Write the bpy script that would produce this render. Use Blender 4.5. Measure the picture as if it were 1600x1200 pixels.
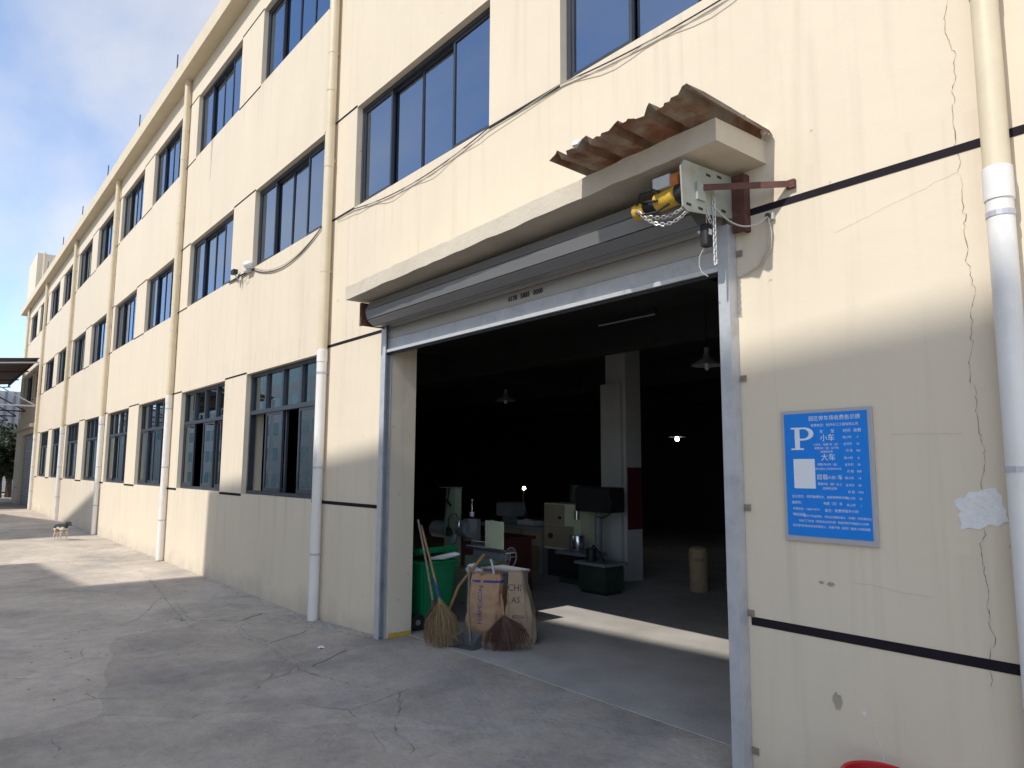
import bpy, bmesh, math, random
from mathutils import Vector, Matrix, noise as mnoise
random.seed(7)
S = bpy.context.scene
COL = S.collection
for _o in list(bpy.data.objects):
    bpy.data.objects.remove(_o, do_unlink=True)

# ------------------------------------------------------------------ camera
cam = bpy.data.cameras.new('camera'); camo = bpy.data.objects.new('camera', cam); COL.objects.link(camo)
cam.sensor_width = 36.0; cam.lens = 36.0 * 1122.1 / 1600.0; cam.clip_start = 0.05; cam.clip_end = 2000
FW = Vector((-0.76863567, 0.628645, 0.11834134)); RT = Vector((0.633552, 0.77368359, 0.00505617)); UP = Vector((0.08838021, -0.07886175, 0.9929601))
M = Matrix.Identity(4)
for i in range(3):
    M[i][0] = RT[i]; M[i][1] = UP[i]; M[i][2] = -FW[i]
M.translation = (0.0, -4.4545, 2.1)
camo.matrix_world = M
S.camera = camo

# ------------------------------------------------------------------ light
SUN_A, SUN_B = -0.06, 1.06                       # sunlight travels along (A, 1, -B)
sdir = Vector((SUN_A, 1.0, -SUN_B)).normalized()
w = bpy.data.worlds.new('World'); S.world = w; w.use_nodes = True
nt = w.node_tree; N = nt.nodes; L = nt.links
for n in list(N): N.remove(n)
out = N.new('ShaderNodeOutputWorld'); bg = N.new('ShaderNodeBackground'); L.new(bg.outputs[0], out.inputs[0])
sky = N.new('ShaderNodeTexSky'); sky.sky_type = 'NISHITA'; sky.sun_disc = False
tosun = -sdir
sky.sun_elevation = math.asin(tosun.z); sky.sun_rotation = math.atan2(tosun.x, tosun.y)
sky.air_density = 0.75; sky.dust_density = 0.25; sky.ozone_density = 1.5; sky.altitude = 50
tc = N.new('ShaderNodeTexCoord'); sep = N.new('ShaderNodeSeparateXYZ'); L.new(tc.outputs['Generated'], sep.inputs[0])
zz = N.new('ShaderNodeMath'); zz.operation = 'MAXIMUM'; zz.inputs[1].default_value = 0.0; L.new(sep.outputs[2], zz.inputs[0])
za = N.new('ShaderNodeMath'); za.operation = 'ADD'; za.inputs[1].default_value = 0.18; L.new(zz.outputs[0], za.inputs[0])
dv = N.new('ShaderNodeVectorMath'); dv.operation = 'DIVIDE'; L.new(tc.outputs['Generated'], dv.inputs[0])
cmb = N.new('ShaderNodeCombineXYZ')
for k in range(3): L.new(za.outputs[0], cmb.inputs[k])
L.new(cmb.outputs[0], dv.inputs[1])
mp = N.new('ShaderNodeMapping'); mp.inputs['Scale'].default_value = (0.55, 1.15, 0.8); mp.inputs['Location'].default_value = (1.15, 0.9, 0.2); mp.inputs['Rotation'].default_value = (0, 0, 0.5)
L.new(dv.outputs[0], mp.inputs[0])
nz = N.new('ShaderNodeTexNoise'); nz.inputs['Scale'].default_value = 1.25; nz.inputs['Detail'].default_value = 7; nz.inputs['Roughness'].default_value = 0.52; nz.inputs['Distortion'].default_value = 0.35
L.new(mp.outputs[0], nz.inputs[0])
cr = N.new('ShaderNodeValToRGB'); cr.color_ramp.elements[0].position = 0.40; cr.color_ramp.elements[1].position = 0.70
cr.color_ramp.elements[0].color = (0, 0, 0, 1); cr.color_ramp.elements[1].color = (0.78, 0.78, 0.78, 1)
L.new(nz.outputs[0], cr.inputs[0])
mx = N.new('ShaderNodeMixRGB'); mx.inputs[2].default_value = (3.6, 3.45, 3.25, 1); L.new(cr.outputs[0], mx.inputs[0]); L.new(sky.outputs[0], mx.inputs[1])
L.new(mx.outputs[0], bg.inputs[0]); bg.inputs[1].default_value = 0.15
sl = bpy.data.lights.new('sun', 'SUN'); sl.energy = 2.0; sl.angle = math.radians(0.53); sl.color = (1.0, 0.965, 0.92)
so = bpy.data.objects.new('sun', sl); COL.objects.link(so); so.rotation_euler = sdir.to_track_quat('-Z', 'Y').to_euler(); so.location = (5, -20, 30)
vs = S.view_settings; vs.view_transform = 'Standard'; vs.look = 'None'; vs.gamma = 1.0; vs.use_curve_mapping = False; vs.exposure = 0.94
S.cycles.max_bounces = 8; S.cycles.transparent_max_bounces = 12

# ------------------------------------------------------------------ materials
MATS = {}
def mat(name, col, rough=0.7, metal=0.0, var=0.12, scale=3.0, bump=0.0, bscale=40.0, emit=None, estr=0.0, spec=0.5, stain=None, stain_amt=0.0, stain_scale=1.2, stain_pos=(0.52, 0.75), stretch=(1, 1, 1), alpha=None):
    m = bpy.data.materials.new(name); m.use_nodes = True; MATS[name] = m
    t = m.node_tree; n = t.nodes; l = t.links; b = n['Principled BSDF']
    b.inputs['Roughness'].default_value = rough; b.inputs['Metallic'].default_value = metal; b.inputs['Specular IOR Level'].default_value = spec
    g = n.new('ShaderNodeNewGeometry'); mpn = n.new('ShaderNodeMapping'); l.new(g.outputs['Position'], mpn.inputs[0]); mpn.inputs['Scale'].default_value = stretch
    vec = mpn.outputs[0]
    nn = n.new('ShaderNodeTexNoise'); nn.inputs['Scale'].default_value = scale; nn.inputs['Detail'].default_value = 6; nn.inputs['Roughness'].default_value = 0.6; l.new(vec, nn.inputs[0])
    rp = n.new('ShaderNodeMapRange'); rp.inputs[1].default_value = 0.25; rp.inputs[2].default_value = 0.75; rp.inputs[3].default_value = 1 - var; rp.inputs[4].default_value = 1 + var; l.new(nn.outputs[0], rp.inputs[0])
    mul = n.new('ShaderNodeMixRGB'); mul.blend_type = 'MULTIPLY'; mul.inputs[0].default_value = 1; mul.inputs[1].default_value = (*col, 1); l.new(rp.outputs[0], mul.inputs[2])
    cur = mul.outputs[0]
    if stain is not None:
        s2 = n.new('ShaderNodeTexNoise'); s2.inputs['Scale'].default_value = stain_scale; s2.inputs['Detail'].default_value = 8; s2.inputs['Roughness'].default_value = 0.65; l.new(vec, s2.inputs[0])
        r2 = n.new('ShaderNodeMapRange'); r2.inputs[1].default_value = stain_pos[0]; r2.inputs[2].default_value = stain_pos[1]; r2.inputs[3].default_value = 0; r2.inputs[4].default_value = stain_amt; l.new(s2.outputs[0], r2.inputs[0])
        m2 = n.new('ShaderNodeMixRGB'); m2.inputs[2].default_value = (*stain, 1); l.new(r2.outputs[0], m2.inputs[0]); l.new(cur, m2.inputs[1]); cur = m2.outputs[0]
    l.new(cur, b.inputs['Base Color'])
    if bump > 0:
        bn = n.new('ShaderNodeTexNoise'); bn.inputs['Scale'].default_value = bscale; bn.inputs['Detail'].default_value = 5; l.new(g.outputs['Position'], bn.inputs[0])
        bp = n.new('ShaderNodeBump'); bp.inputs['Strength'].default_value = bump; bp.inputs['Distance'].default_value = 0.02; l.new(bn.outputs[0], bp.inputs['Height']); l.new(bp.outputs[0], b.inputs['Normal'])
    if emit:
        b.inputs['Emission Color'].default_value = (*emit, 1); b.inputs['Emission Strength'].default_value = estr
    return m
def bsdf(m): return m.node_tree.nodes['Principled BSDF']

WALL = mat('cream_plaster', (0.735, 0.635, 0.485), 0.85, var=0.035, scale=0.9, bump=0.04, bscale=55, stain=(0.62, 0.53, 0.42), stain_amt=0.30, stain_scale=0.8, stretch=(1, 1, 0.45), spec=0.25)
def wall_extra(m):
    # fine vertical run marks and a grimy splash band low on the wall
    t = m.node_tree; n = t.nodes; l = t.links; b = n['Principled BSDF']
    src = b.inputs['Base Color'].links[0].from_socket
    g = n.new('ShaderNodeNewGeometry'); mp1 = n.new('ShaderNodeMapping'); mp1.inputs['Scale'].default_value = (7, 7, 0.35); l.new(g.outputs['Position'], mp1.inputs[0])
    a = n.new('ShaderNodeTexNoise'); a.inputs['Scale'].default_value = 1.0; a.inputs['Detail'].default_value = 5; l.new(mp1.outputs[0], a.inputs[0])
    r = n.new('ShaderNodeMapRange'); r.inputs[1].default_value = 0.56; r.inputs[2].default_value = 0.80; r.inputs[4].default_value = 0.34; l.new(a.outputs[0], r.inputs[0])
    m1 = n.new('ShaderNodeMixRGB'); m1.inputs[2].default_value = (0.50, 0.42, 0.32, 1); l.new(r.outputs[0], m1.inputs[0]); l.new(src, m1.inputs[1])
    sp = n.new('ShaderNodeSeparateXYZ'); l.new(g.outputs['Position'], sp.inputs[0])
    nz_ = n.new('ShaderNodeTexNoise'); nz_.inputs['Scale'].default_value = 2.2; nz_.inputs['Detail'].default_value = 7; l.new(g.outputs['Position'], nz_.inputs[0])
    ad = n.new('ShaderNodeMath'); ad.operation = 'MULTIPLY_ADD'; ad.inputs[1].default_value = 0.9; l.new(nz_.outputs[0], ad.inputs[0]); 
    ng = n.new('ShaderNodeMath'); ng.operation = 'MULTIPLY'; ng.inputs[1].default_value = -1.0; l.new(sp.outputs[2], ng.inputs[0]); l.new(ng.outputs[0], ad.inputs[2])
    r2 = n.new('ShaderNodeMapRange'); r2.inputs[1].default_value = 0.12; r2.inputs[2].default_value = 0.50; r2.inputs[4].default_value = 0.45; l.new(ad.outputs[0], r2.inputs[0])
    m2 = n.new('ShaderNodeMixRGB'); m2.inputs[2].default_value = (0.42, 0.37, 0.31, 1); l.new(r2.outputs[0], m2.inputs[0]); l.new(m1.outputs[0], m2.inputs[1])
    # speckles
    v = n.new('ShaderNodeTexNoise'); v.inputs['Scale'].default_value = 9; v.inputs['Detail'].default_value = 2; l.new(g.outputs['Position'], v.inputs[0])
    r3 = n.new('ShaderNodeMapRange'); r3.inputs[1].default_value = 0.745; r3.inputs[2].default_value = 0.77; r3.inputs[4].default_value = 0.5; l.new(v.outputs[0], r3.inputs[0])
    m3 = n.new('ShaderNodeMixRGB'); m3.inputs[2].default_value = (0.30, 0.25, 0.20, 1); l.new(r3.outputs[0], m3.inputs[0]); l.new(m2.outputs[0], m3.inputs[1])
    cur_ = m3.outputs[0]
    mpx = n.new('ShaderNodeMapping'); mpx.inputs['Scale'].default_value = (5.5, 0.1, 0.12); l.new(g.outputs['Position'], mpx.inputs[0])
    nx_ = n.new('ShaderNodeTexNoise'); nx_.inputs['Scale'].default_value = 1.6; nx_.inputs['Detail'].default_value = 4; l.new(mpx.outputs[0], nx_.inputs[0])
    nr_ = n.new('ShaderNodeMapRange'); nr_.inputs[1].default_value = 0.54; nr_.inputs[2].default_value = 0.72; l.new(nx_.outputs[0], nr_.inputs[0])
    for sill in (1.65, 4.14, 5.76, 9.35):      # rain run-off below each row of sills
        up = n.new('ShaderNodeMapRange'); up.inputs[1].default_value = sill - 1.1; up.inputs[2].default_value = sill; l.new(sp.outputs[2], up.inputs[0])
        cut = n.new('ShaderNodeMath'); cut.operation = 'LESS_THAN'; cut.inputs[1].default_value = sill; l.new(sp.outputs[2], cut.inputs[0])
        a1 = n.new('ShaderNodeMath'); a1.operation = 'MULTIPLY'; l.new(up.outputs[0], a1.inputs[0]); l.new(cut.outputs[0], a1.inputs[1])
        a2 = n.new('ShaderNodeMath'); a2.operation = 'MULTIPLY'; l.new(a1.outputs[0], a2.inputs[0]); l.new(nr_.outputs[0], a2.inputs[1])
        a3 = n.new('ShaderNodeMath'); a3.operation = 'MULTIPLY'; a3.inputs[1].default_value = 0.30; l.new(a2.outputs[0], a3.inputs[0])
        mm_ = n.new('ShaderNodeMixRGB'); mm_.inputs[2].default_value = (0.46, 0.39, 0.30, 1); l.new(a3.outputs[0], mm_.inputs[0]); l.new(cur_, mm_.inputs[1]); cur_ = mm_.outputs[0]
    l.new(cur_, b.inputs['Base Color'])
    ob = b.inputs['Normal'].links[0].from_node
    tn = n.new('ShaderNodeTexNoise'); tn.inputs['Scale'].default_value = 2.6; tn.inputs['Detail'].default_value = 3; l.new(g.outputs['Position'], tn.inputs[0])
    tb = n.new('ShaderNodeBump'); tb.inputs['Strength'].default_value = 0.25; tb.inputs['Distance'].default_value = 0.03; l.new(tn.outputs[0], tb.inputs['Height']); l.new(ob.outputs[0], tb.inputs['Normal']); l.new(tb.outputs[0], b.inputs['Normal'])
wall_extra(WALL)
GROUND = mat('worn_concrete', (0.505, 0.435, 0.35), 0.9, var=0.2, scale=0.7, bump=0.45, bscale=22, stain=(0.215, 0.20, 0.185), stain_amt=0.75, stain_scale=0.6, stain_pos=(0.48, 0.72), spec=0.25)
def ground_extra(m):
    t = m.node_tree; n = t.nodes; l = t.links; b = n['Principled BSDF']
    src = b.inputs['Base Color'].links[0].from_socket
    g = n.new('ShaderNodeNewGeometry')
    d = n.new('ShaderNodeTexNoise'); d.inputs['Scale'].default_value = 1.3; d.inputs['Detail'].default_value = 6; l.new(g.outputs['Position'], d.inputs[0])
    ml = n.new('ShaderNodeMixRGB'); ml.blend_type = 'ADD'; ml.inputs[0].default_value = 0.55; l.new(g.outputs['Position'], ml.inputs[1]); l.new(d.outputs[1], ml.inputs[2])
    v = n.new('ShaderNodeTexVoronoi'); v.feature = 'DISTANCE_TO_EDGE'; v.inputs['Scale'].default_value = 0.42; l.new(ml.outputs[0], v.inputs[0])
    r = n.new('ShaderNodeMapRange'); r.inputs[1].default_value = 0.0; r.inputs[2].default_value = 0.007; r.inputs[3].default_value = 1; r.inputs[4].default_value = 0; l.new(v.outputs[0], r.inputs[0])
    k = n.new('ShaderNodeTexNoise'); k.inputs['Scale'].default_value = 0.8; l.new(g.outputs['Position'], k.inputs[0])
    kr = n.new('ShaderNodeMapRange'); kr.inputs[1].default_value = 0.52; kr.inputs[2].default_value = 0.68; l.new(k.outputs[0], kr.inputs[0])
    mu = n.new('ShaderNodeMath'); mu.operation = 'MULTIPLY'; l.new(r.outputs[0], mu.inputs[0]); l.new(kr.outputs[0], mu.inputs[1])
    mu2 = n.new('ShaderNodeMath'); mu2.operation = 'MULTIPLY'; mu2.inputs[1].default_value = 0.45; l.new(mu.outputs[0], mu2.inputs[0])
    # pale dusty patches
    p = n.new('ShaderNodeTexNoise'); p.inputs['Scale'].default_value = 1.9; p.inputs['Detail'].default_value = 10; p.inputs['Roughness'].default_value = 0.7; l.new(g.outputs['Position'], p.inputs[0])
    pr = n.new('ShaderNodeMapRange'); pr.inputs[1].default_value = 0.52; pr.inputs[2].default_value = 0.70; pr.inputs[4].default_value = 0.5; l.new(p.outputs[0], pr.inputs[0])
    m0 = n.new('ShaderNodeMixRGB'); m0.inputs[2].default_value = (0.45, 0.43, 0.40, 1); l.new(pr.outputs[0], m0.inputs[0]); l.new(src, m0.inputs[1])
    # fine dark grit
    q = n.new('ShaderNodeTexNoise'); q.inputs['Scale'].default_value = 14; q.inputs['Detail'].default_value = 8; q.inputs['Roughness'].default_value = 0.75; l.new(g.outputs['Position'], q.inputs[0])
    qr = n.new('ShaderNodeMapRange'); qr.inputs[1].default_value = 0.56; qr.inputs[2].default_value = 0.72; qr.inputs[4].default_value = 0.45; l.new(q.outputs[0], qr.inputs[0])
    mq = n.new('ShaderNodeMixRGB'); mq.inputs[2].default_value = (0.17, 0.16, 0.15, 1); l.new(qr.outputs[0], mq.inputs[0]); l.new(m0.outputs[0], mq.inputs[1])
    m1 = n.new('ShaderNodeMixRGB'); m1.inputs[2].default_value = (0.10, 0.097, 0.09, 1); l.new(mu2.outputs[0], m1.inputs[0]); l.new(mq.outputs[0], m1.inputs[1])
    # patched pours with slightly different tone, and darker scuffs
    vc = n.new('ShaderNodeTexVoronoi'); vc.inputs['Scale'].default_value = 0.23; l.new(ml.outputs[0], vc.inputs[0])
    vr = n.new('ShaderNodeMapRange'); vr.inputs[3].default_value = 0.88; vr.inputs[4].default_value = 1.12; l.new(vc.outputs[1], vr.inputs[0])
    mv = n.new('ShaderNodeMixRGB'); mv.blend_type = 'MULTIPLY'; mv.inputs[0].default_value = 1; l.new(m1.outputs[0], mv.inputs[1]); l.new(vr.outputs[0], mv.inputs[2])
    sc = n.new('ShaderNodeTexNoise'); sc.inputs['Scale'].default_value = 4.5; sc.inputs['Detail'].default_value = 12; sc.inputs['Roughness'].default_value = 0.78; l.new(g.outputs['Position'], sc.inputs[0])
    sr = n.new('ShaderNodeMapRange'); sr.inputs[1].default_value = 0.35; sr.inputs[2].default_value = 0.65; sr.inputs[3].default_value = 0.86; sr.inputs[4].default_value = 1.12; l.new(sc.outputs[0], sr.inputs[0])
    mv2 = n.new('ShaderNodeMixRGB'); mv2.blend_type = 'MULTIPLY'; mv2.inputs[0].default_value = 1; l.new(mv.outputs[0], mv2.inputs[1]); l.new(sr.outputs[0], mv2.inputs[2])
    l.new(mv2.outputs[0], b.inputs['Base Color'])
    bo = b.inputs['Normal'].links[0].from_node
    b2 = n.new('ShaderNodeBump'); b2.inputs['Strength'].default_value = 0.45; b2.inputs['Distance'].default_value = 0.05
    l.new(p.outputs[0], b2.inputs['Height']); l.new(bo.outputs[0], b2.inputs['Normal'])
    b3 = n.new('ShaderNodeBump'); b3.invert = True; b3.inputs['Strength'].default_value = 0.6; b3.inputs['Distance'].default_value = 0.02; l.new(mu.outputs[0], b3.inputs['Height']); l.new(b2.outputs[0], b3.inputs['Normal'])
    l.new(b3.outputs[0], b.inputs['Normal'])
ground_extra(GROUND)
FLOOR = mat('oiled_floor', (0.48, 0.445, 0.40), 0.65, var=0.2, scale=1.5, bump=0.2, bscale=30, stain=(0.20, 0.19, 0.18), stain_amt=0.5, stain_scale=0.9)
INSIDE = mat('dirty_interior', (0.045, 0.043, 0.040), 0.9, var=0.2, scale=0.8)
CONC = mat('canopy_concrete', (0.60, 0.53, 0.42), 0.9, var=0.10, scale=2.5, bump=0.25, bscale=30, stain=(0.42, 0.37, 0.30), stain_amt=0.5, stain_scale=2.0, spec=0.25)
SOFF = mat('eave_plaster', (0.68, 0.58, 0.42), 0.85, var=0.06, scale=2.0, bump=0.1, spec=0.25)
BAND = mat('dark_band_paint', (0.022, 0.018, 0.022), 0.9, var=0.2, spec=0.1)
PIPEC = mat('yellowed_pipe', (0.70, 0.60, 0.42), 0.45, var=0.06, scale=4, stain=(0.55, 0.42, 0.26), stain_amt=0.4, stain_scale=3)
PIPEW = mat('white_pipe', (0.82, 0.79, 0.74), 0.4, var=0.04, scale=4, stain=(0.55, 0.52, 0.47), stain_amt=0.35, stain_scale=3)
FRAME = mat('charcoal_aluminium', (0.035, 0.042, 0.055), 0.45, var=0.15, scale=8)
STEEL = mat('galvanised_steel', (0.55, 0.56, 0.58), 0.42, metal=0.3, var=0.10, scale=7, stain=(0.30, 0.29, 0.28), stain_amt=0.5, stain_scale=5)
SLAT = mat('shutter_slat', (0.47, 0.455, 0.425), 0.45, metal=0.1, var=0.08, scale=3, stain=(0.36, 0.34, 0.31), stain_amt=0.45, stain_scale=4, stretch=(0.3, 1, 3))
ALU = mat('pale_aluminium', (0.72, 0.72, 0.71), 0.35, metal=0.5, var=0.08, scale=6)
ROLLM = mat('rolled_slat', (0.27, 0.27, 0.27), 0.32, metal=0.45, var=0.08, scale=3, stain=(0.28, 0.27, 0.25), stain_amt=0.4, stain_scale=4, stretch=(0.3, 1, 3))
CLIPM = mat('tarnished_clip', (0.30, 0.25, 0.20), 0.6, metal=0.2, var=0.3, scale=30)
RUST = mat('rusty_brown', (0.11, 0.045, 0.032), 0.8, var=0.35, scale=14, bump=0.2, bscale=60)
TIN = mat('dusty_tin', (0.29, 0.255, 0.20), 0.85, var=0.16, scale=7, stain=(0.22, 0.105, 0.055), stain_amt=0.85, stain_scale=4, stain_pos=(0.42, 0.60), bump=0.2, bscale=50)
PLATE = mat('grey_green_plate', (0.36, 0.39, 0.35), 0.55, metal=0.2, var=0.12, scale=6, stain=(0.35, 0.24, 0.14), stain_amt=0.6, stain_scale=5, stain_pos=(0.56, 0.72))
YEL = mat('motor_yellow', (0.65, 0.40, 0.04), 0.45, var=0.15, scale=12, stain=(0.12, 0.08, 0.04), stain_amt=0.5, stain_scale=14)
ORG = mat('faded_orange', (0.62, 0.20, 0.05), 0.5, var=0.15, scale=14)
GREYBOX = mat('pale_grey_plastic', (0.60, 0.61, 0.62), 0.45, var=0.05)
BLACK = mat('black_rubber', (0.018, 0.018, 0.02), 0.55, var=0.2, scale=10)
CABLE = mat('dark_cable', (0.05, 0.045, 0.045), 0.6, var=0.1)
CABLEW = mat('pale_cable', (0.50, 0.47, 0.42), 0.6, var=0.1)
CHAIN = mat('zinc_chain', (0.66, 0.65, 0.62), 0.4, metal=0.3, var=0.15, scale=40)
BLUE = mat('sign_blue', (0.004, 0.225, 0.76), 0.42, var=0.04, scale=2)
SILVER = mat('sign_silver', (0.50, 0.49, 0.50), 0.4, metal=0.3, var=0.04)
WHITE = mat('print_white', (0.82, 0.84, 0.86), 0.5, var=0.02)
GREEN = mat('bin_green', (0.005, 0.20, 0.075), 0.4, var=0.12, scale=8)
MGREEN = mat('machine_green', (0.30, 0.38, 0.25), 0.5, var=0.12, scale=6, stain=(0.10, 0.09, 0.07), stain_amt=0.5, stain_scale=6)
DGREEN = mat('dark_machine_green', (0.03, 0.05, 0.036), 0.5, var=0.2, scale=6)
CREAMM = mat('machine_cream', (0.66, 0.68, 0.48), 0.5, var=0.06)
GREYM = mat('machine_grey', (0.22, 0.23, 0.24), 0.5, var=0.12, scale=6)
STRAW = mat('broom_straw', (0.26, 0.17, 0.085), 0.9, var=0.3, scale=30)
STRAWD = mat('red_brown_bristle', (0.12, 0.06, 0.045), 0.9, var=0.3, scale=30)
WOOD = mat('worn_wood', (0.34, 0.20, 0.09), 0.7, var=0.25, scale=18, stretch=(1, 1, 0.3))
WOODG = mat('grey_wood', (0.24, 0.19, 0.15), 0.75, var=0.3, scale=25)
KRAFT = mat('kraft_paper', (0.44, 0.27, 0.16), 0.85, var=0.10, scale=9, bump=0.5, bscale=14, stain=(0.52, 0.27, 0.08), stain_amt=0.6, stain_scale=4, stain_pos=(0.55, 0.7))
KRAFT2 = mat('pale_kraft_paper', (0.38, 0.28, 0.18), 0.85, var=0.14, scale=9, bump=0.5, bscale=14, stain=(0.20, 0.13, 0.085), stain_amt=0.7, stain_scale=5)
INK = mat('sack_ink', (0.07, 0.05, 0.06), 0.8, var=0.1)
INKB = mat('sack_blue_ink', (0.05, 0.06, 0.22), 0.8, var=0.1)
RED = mat('red_plastic', (0.52, 0.018, 0.02), 0.4, var=0.08)
REDD = mat('red_cloth', (0.11, 0.010, 0.014), 0.75, var=0.15)
DRED = mat('dark_red_paint', (0.09, 0.02, 0.02), 0.6, var=0.2)
COLW = mat('column_paint', (0.52, 0.52, 0.51), 0.85, var=0.08, scale=2)
BEIGE = mat('beige_cabinet', (0.34, 0.28, 0.19), 0.55, var=0.1)
CHROME = mat('bright_steel', (0.65, 0.67, 0.70), 0.22, metal=0.9, var=0.05)
PATCH = mat('plaster_filler', (0.80, 0.79, 0.76), 0.9, var=0.08, scale=14, bump=0.4, bscale=30, stain=(0.66, 0.60, 0.50), stain_amt=0.6, stain_scale=9)
CRACK = mat('crack_dark', (0.16, 0.12, 0.085), 0.95, var=0.3, scale=20)
SMEAR = mat('dark_scuff', (0.40, 0.34, 0.26), 0.9, var=0.2, scale=12)
YPAINT = mat('old_yellow_paint', (0.55, 0.36, 0.06), 0.8, var=0.25, scale=20)
STONE = mat('grit_stone', (0.40, 0.37, 0.33), 0.95, var=0.35, scale=30)
BRICKM = mat('broken_brick', (0.50, 0.24, 0.19), 0.9, var=0.25, scale=25, bump=0.3)
BARK = mat('bark', (0.09, 0.065, 0.045), 0.9, var=0.3, scale=10)
LEAF = mat('leaf', (0.035, 0.05, 0.018), 0.6, var=0.35, scale=3)
FARW = mat('far_white_wall', (0.62, 0.62, 0.62), 0.8, var=0.06)
OPPW = mat('opposite_wall', (0.78, 0.70, 0.58), 0.85, var=0.06, scale=0.6)
OPPG = mat('opposite_glass', (0.30, 0.46, 0.47), 0.15, var=0.1)
BULB_W = mat('cold_lamp', (0.8, 0.8, 0.8), emit=(0.85, 0.92, 1.0), estr=18)
BULB_Y = mat('warm_lamp', (0.8, 0.7, 0.6), emit=(1.0, 0.72, 0.42), estr=14)

def glass_mat(name, tint, refl, tr):
    m = bpy.data.materials.new(name); m.use_nodes = True; t = m.node_tree; n = t.nodes; l = t.links
    n.remove(n['Principled BSDF']); o = n['Material Output']
    gl = n.new('ShaderNodeBsdfGlossy'); gl.inputs['Roughness'].default_value = 0.01; gl.inputs['Color'].default_value = (*tint, 1)
    tp = n.new('ShaderNodeBsdfTransparent'); tp.inputs['Color'].default_value = (*tr, 1)
    fr = n.new('ShaderNodeFresnel'); fr.inputs['IOR'].default_value = 1.6
    mr = n.new('ShaderNodeMapRange'); mr.inputs[3].default_value = refl; mr.inputs[4].default_value = 1.0; l.new(fr.outputs[0], mr.inputs[0])
    g = n.new('ShaderNodeNewGeometry'); nn = n.new('ShaderNodeTexNoise'); nn.inputs['Scale'].default_value = 1.1; nn.inputs['Detail'].default_value = 1; l.new(g.outputs['Position'], nn.inputs[0])
    bp = n.new('ShaderNodeBump'); bp.inputs['Strength'].default_value = 0.03; bp.inputs['Distance'].default_value = 0.03; l.new(nn.outputs[0], bp.inputs['Height']); l.new(bp.outputs[0], gl.inputs['Normal'])
    ms = n.new('ShaderNodeMixShader'); l.new(mr.outputs[0], ms.inputs[0]); l.new(tp.outputs[0], ms.inputs[1]); l.new(gl.outputs[0], ms.inputs[2]); l.new(ms.outputs[0], o.inputs[0])
    return m
GLASS = glass_mat('tinted_glass', (0.72, 0.84, 1.0), 0.26, (0.30, 0.34, 0.40))
GLASSG = glass_mat('green_tinted_glass', (0.85, 0.97, 1.0), 0.28, (0.32, 0.42, 0.42))

# ------------------------------------------------------------------ mesh helpers
WL = {}
def box(bm, x0, x1, y0, y1, z0, z1):
    vs_ = [bm.verts.new(p) for p in ((x0, y0, z0), (x1, y0, z0), (x1, y1, z0), (x0, y1, z0), (x0, y0, z1), (x1, y0, z1), (x1, y1, z1), (x0, y1, z1))]
    for f in ((0, 3, 2, 1), (4, 5, 6, 7), (0, 1, 5, 4), (1, 2, 6, 5), (2, 3, 7, 6), (3, 0, 4, 7)): bm.faces.new([vs_[i] for i in f])
    return vs_
def BX(*a, bevel=0.0):
    bm = bmesh.new(); box(bm, *a)
    if bevel: bmesh.ops.bevel(bm, geom=bm.edges[:], offset=bevel, segments=2, affect='EDGES', profile=0.6)
    return bm
def tube(bm, pts, r, seg=8, cap=True):
    pts = [Vector(p) for p in pts]; rs = r if isinstance(r, (list, tuple)) else [r] * len(pts)
    rings = []; prev = None
    for i, p in enumerate(pts):
        d = (pts[min(i + 1, len(pts) - 1)] - pts[max(i - 1, 0)]).normalized()
        if prev is None:
            a = Vector((0, 0, 1)) if abs(d.z) < 0.9 else Vector((1, 0, 0)); u = d.cross(a).normalized()
        else:
            u = (prev - d * prev.dot(d)).normalized()
        prev = u; v = d.cross(u)
        rings.append([bm.verts.new(p + (u * math.cos(2 * math.pi * k / seg) + v * math.sin(2 * math.pi * k / seg)) * rs[i]) for k in range(seg)])
    for a, b in zip(rings, rings[1:]):
        for k in range(seg): bm.faces.new((a[k], a[(k + 1) % seg], b[(k + 1) % seg], b[k]))
    if cap:
        bm.faces.new(rings[0][::-1]); bm.faces.new(rings[-1])
    return bm
def TB(pts, r, seg=8): return tube(bmesh.new(), pts, r, seg)
def prism(bm, poly, fn, d0, d1):
    # poly of 2d points, fn(a, b, d) -> xyz
    A = [bm.verts.new(fn(a, b, d0)) for a, b in poly]; B = [bm.verts.new(fn(a, b, d1)) for a, b in poly]
    n = len(poly); bm.faces.new(A); bm.faces.new(B[::-1])
    for i in range(n): bm.faces.new((A[i], B[i], B[(i + 1) % n], A[(i + 1) % n]))
    return bm
def lathe(bm, prof, cx, cy, seg=20, z0=0.0):
    rings = [[bm.verts.new((cx + r * math.cos(2 * math.pi * k / seg), cy + r * math.sin(2 * math.pi * k / seg), z0 + z)) for k in range(seg)] for r, z in prof]
    for a, b in zip(rings, rings[1:]):
        for k in range(seg): bm.faces.new((a[k], a[(k + 1) % seg], b[(k + 1) % seg], b[k]))
    bm.faces.new(rings[0][::-1]); bm.faces.new(rings[-1]); return bm
def link(name, me, m, parent=None, origin=None, smooth=False):
    o = bpy.data.objects.new(name, me); COL.objects.link(o)
    if m is not None and not me.materials: me.materials.append(m)
    org = Vector(origin or (0, 0, 0))
    if parent is not None:
        o.parent = parent; o.location = org - WL[parent]
    else:
        o.location = org
    WL[o] = org
    return o
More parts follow.
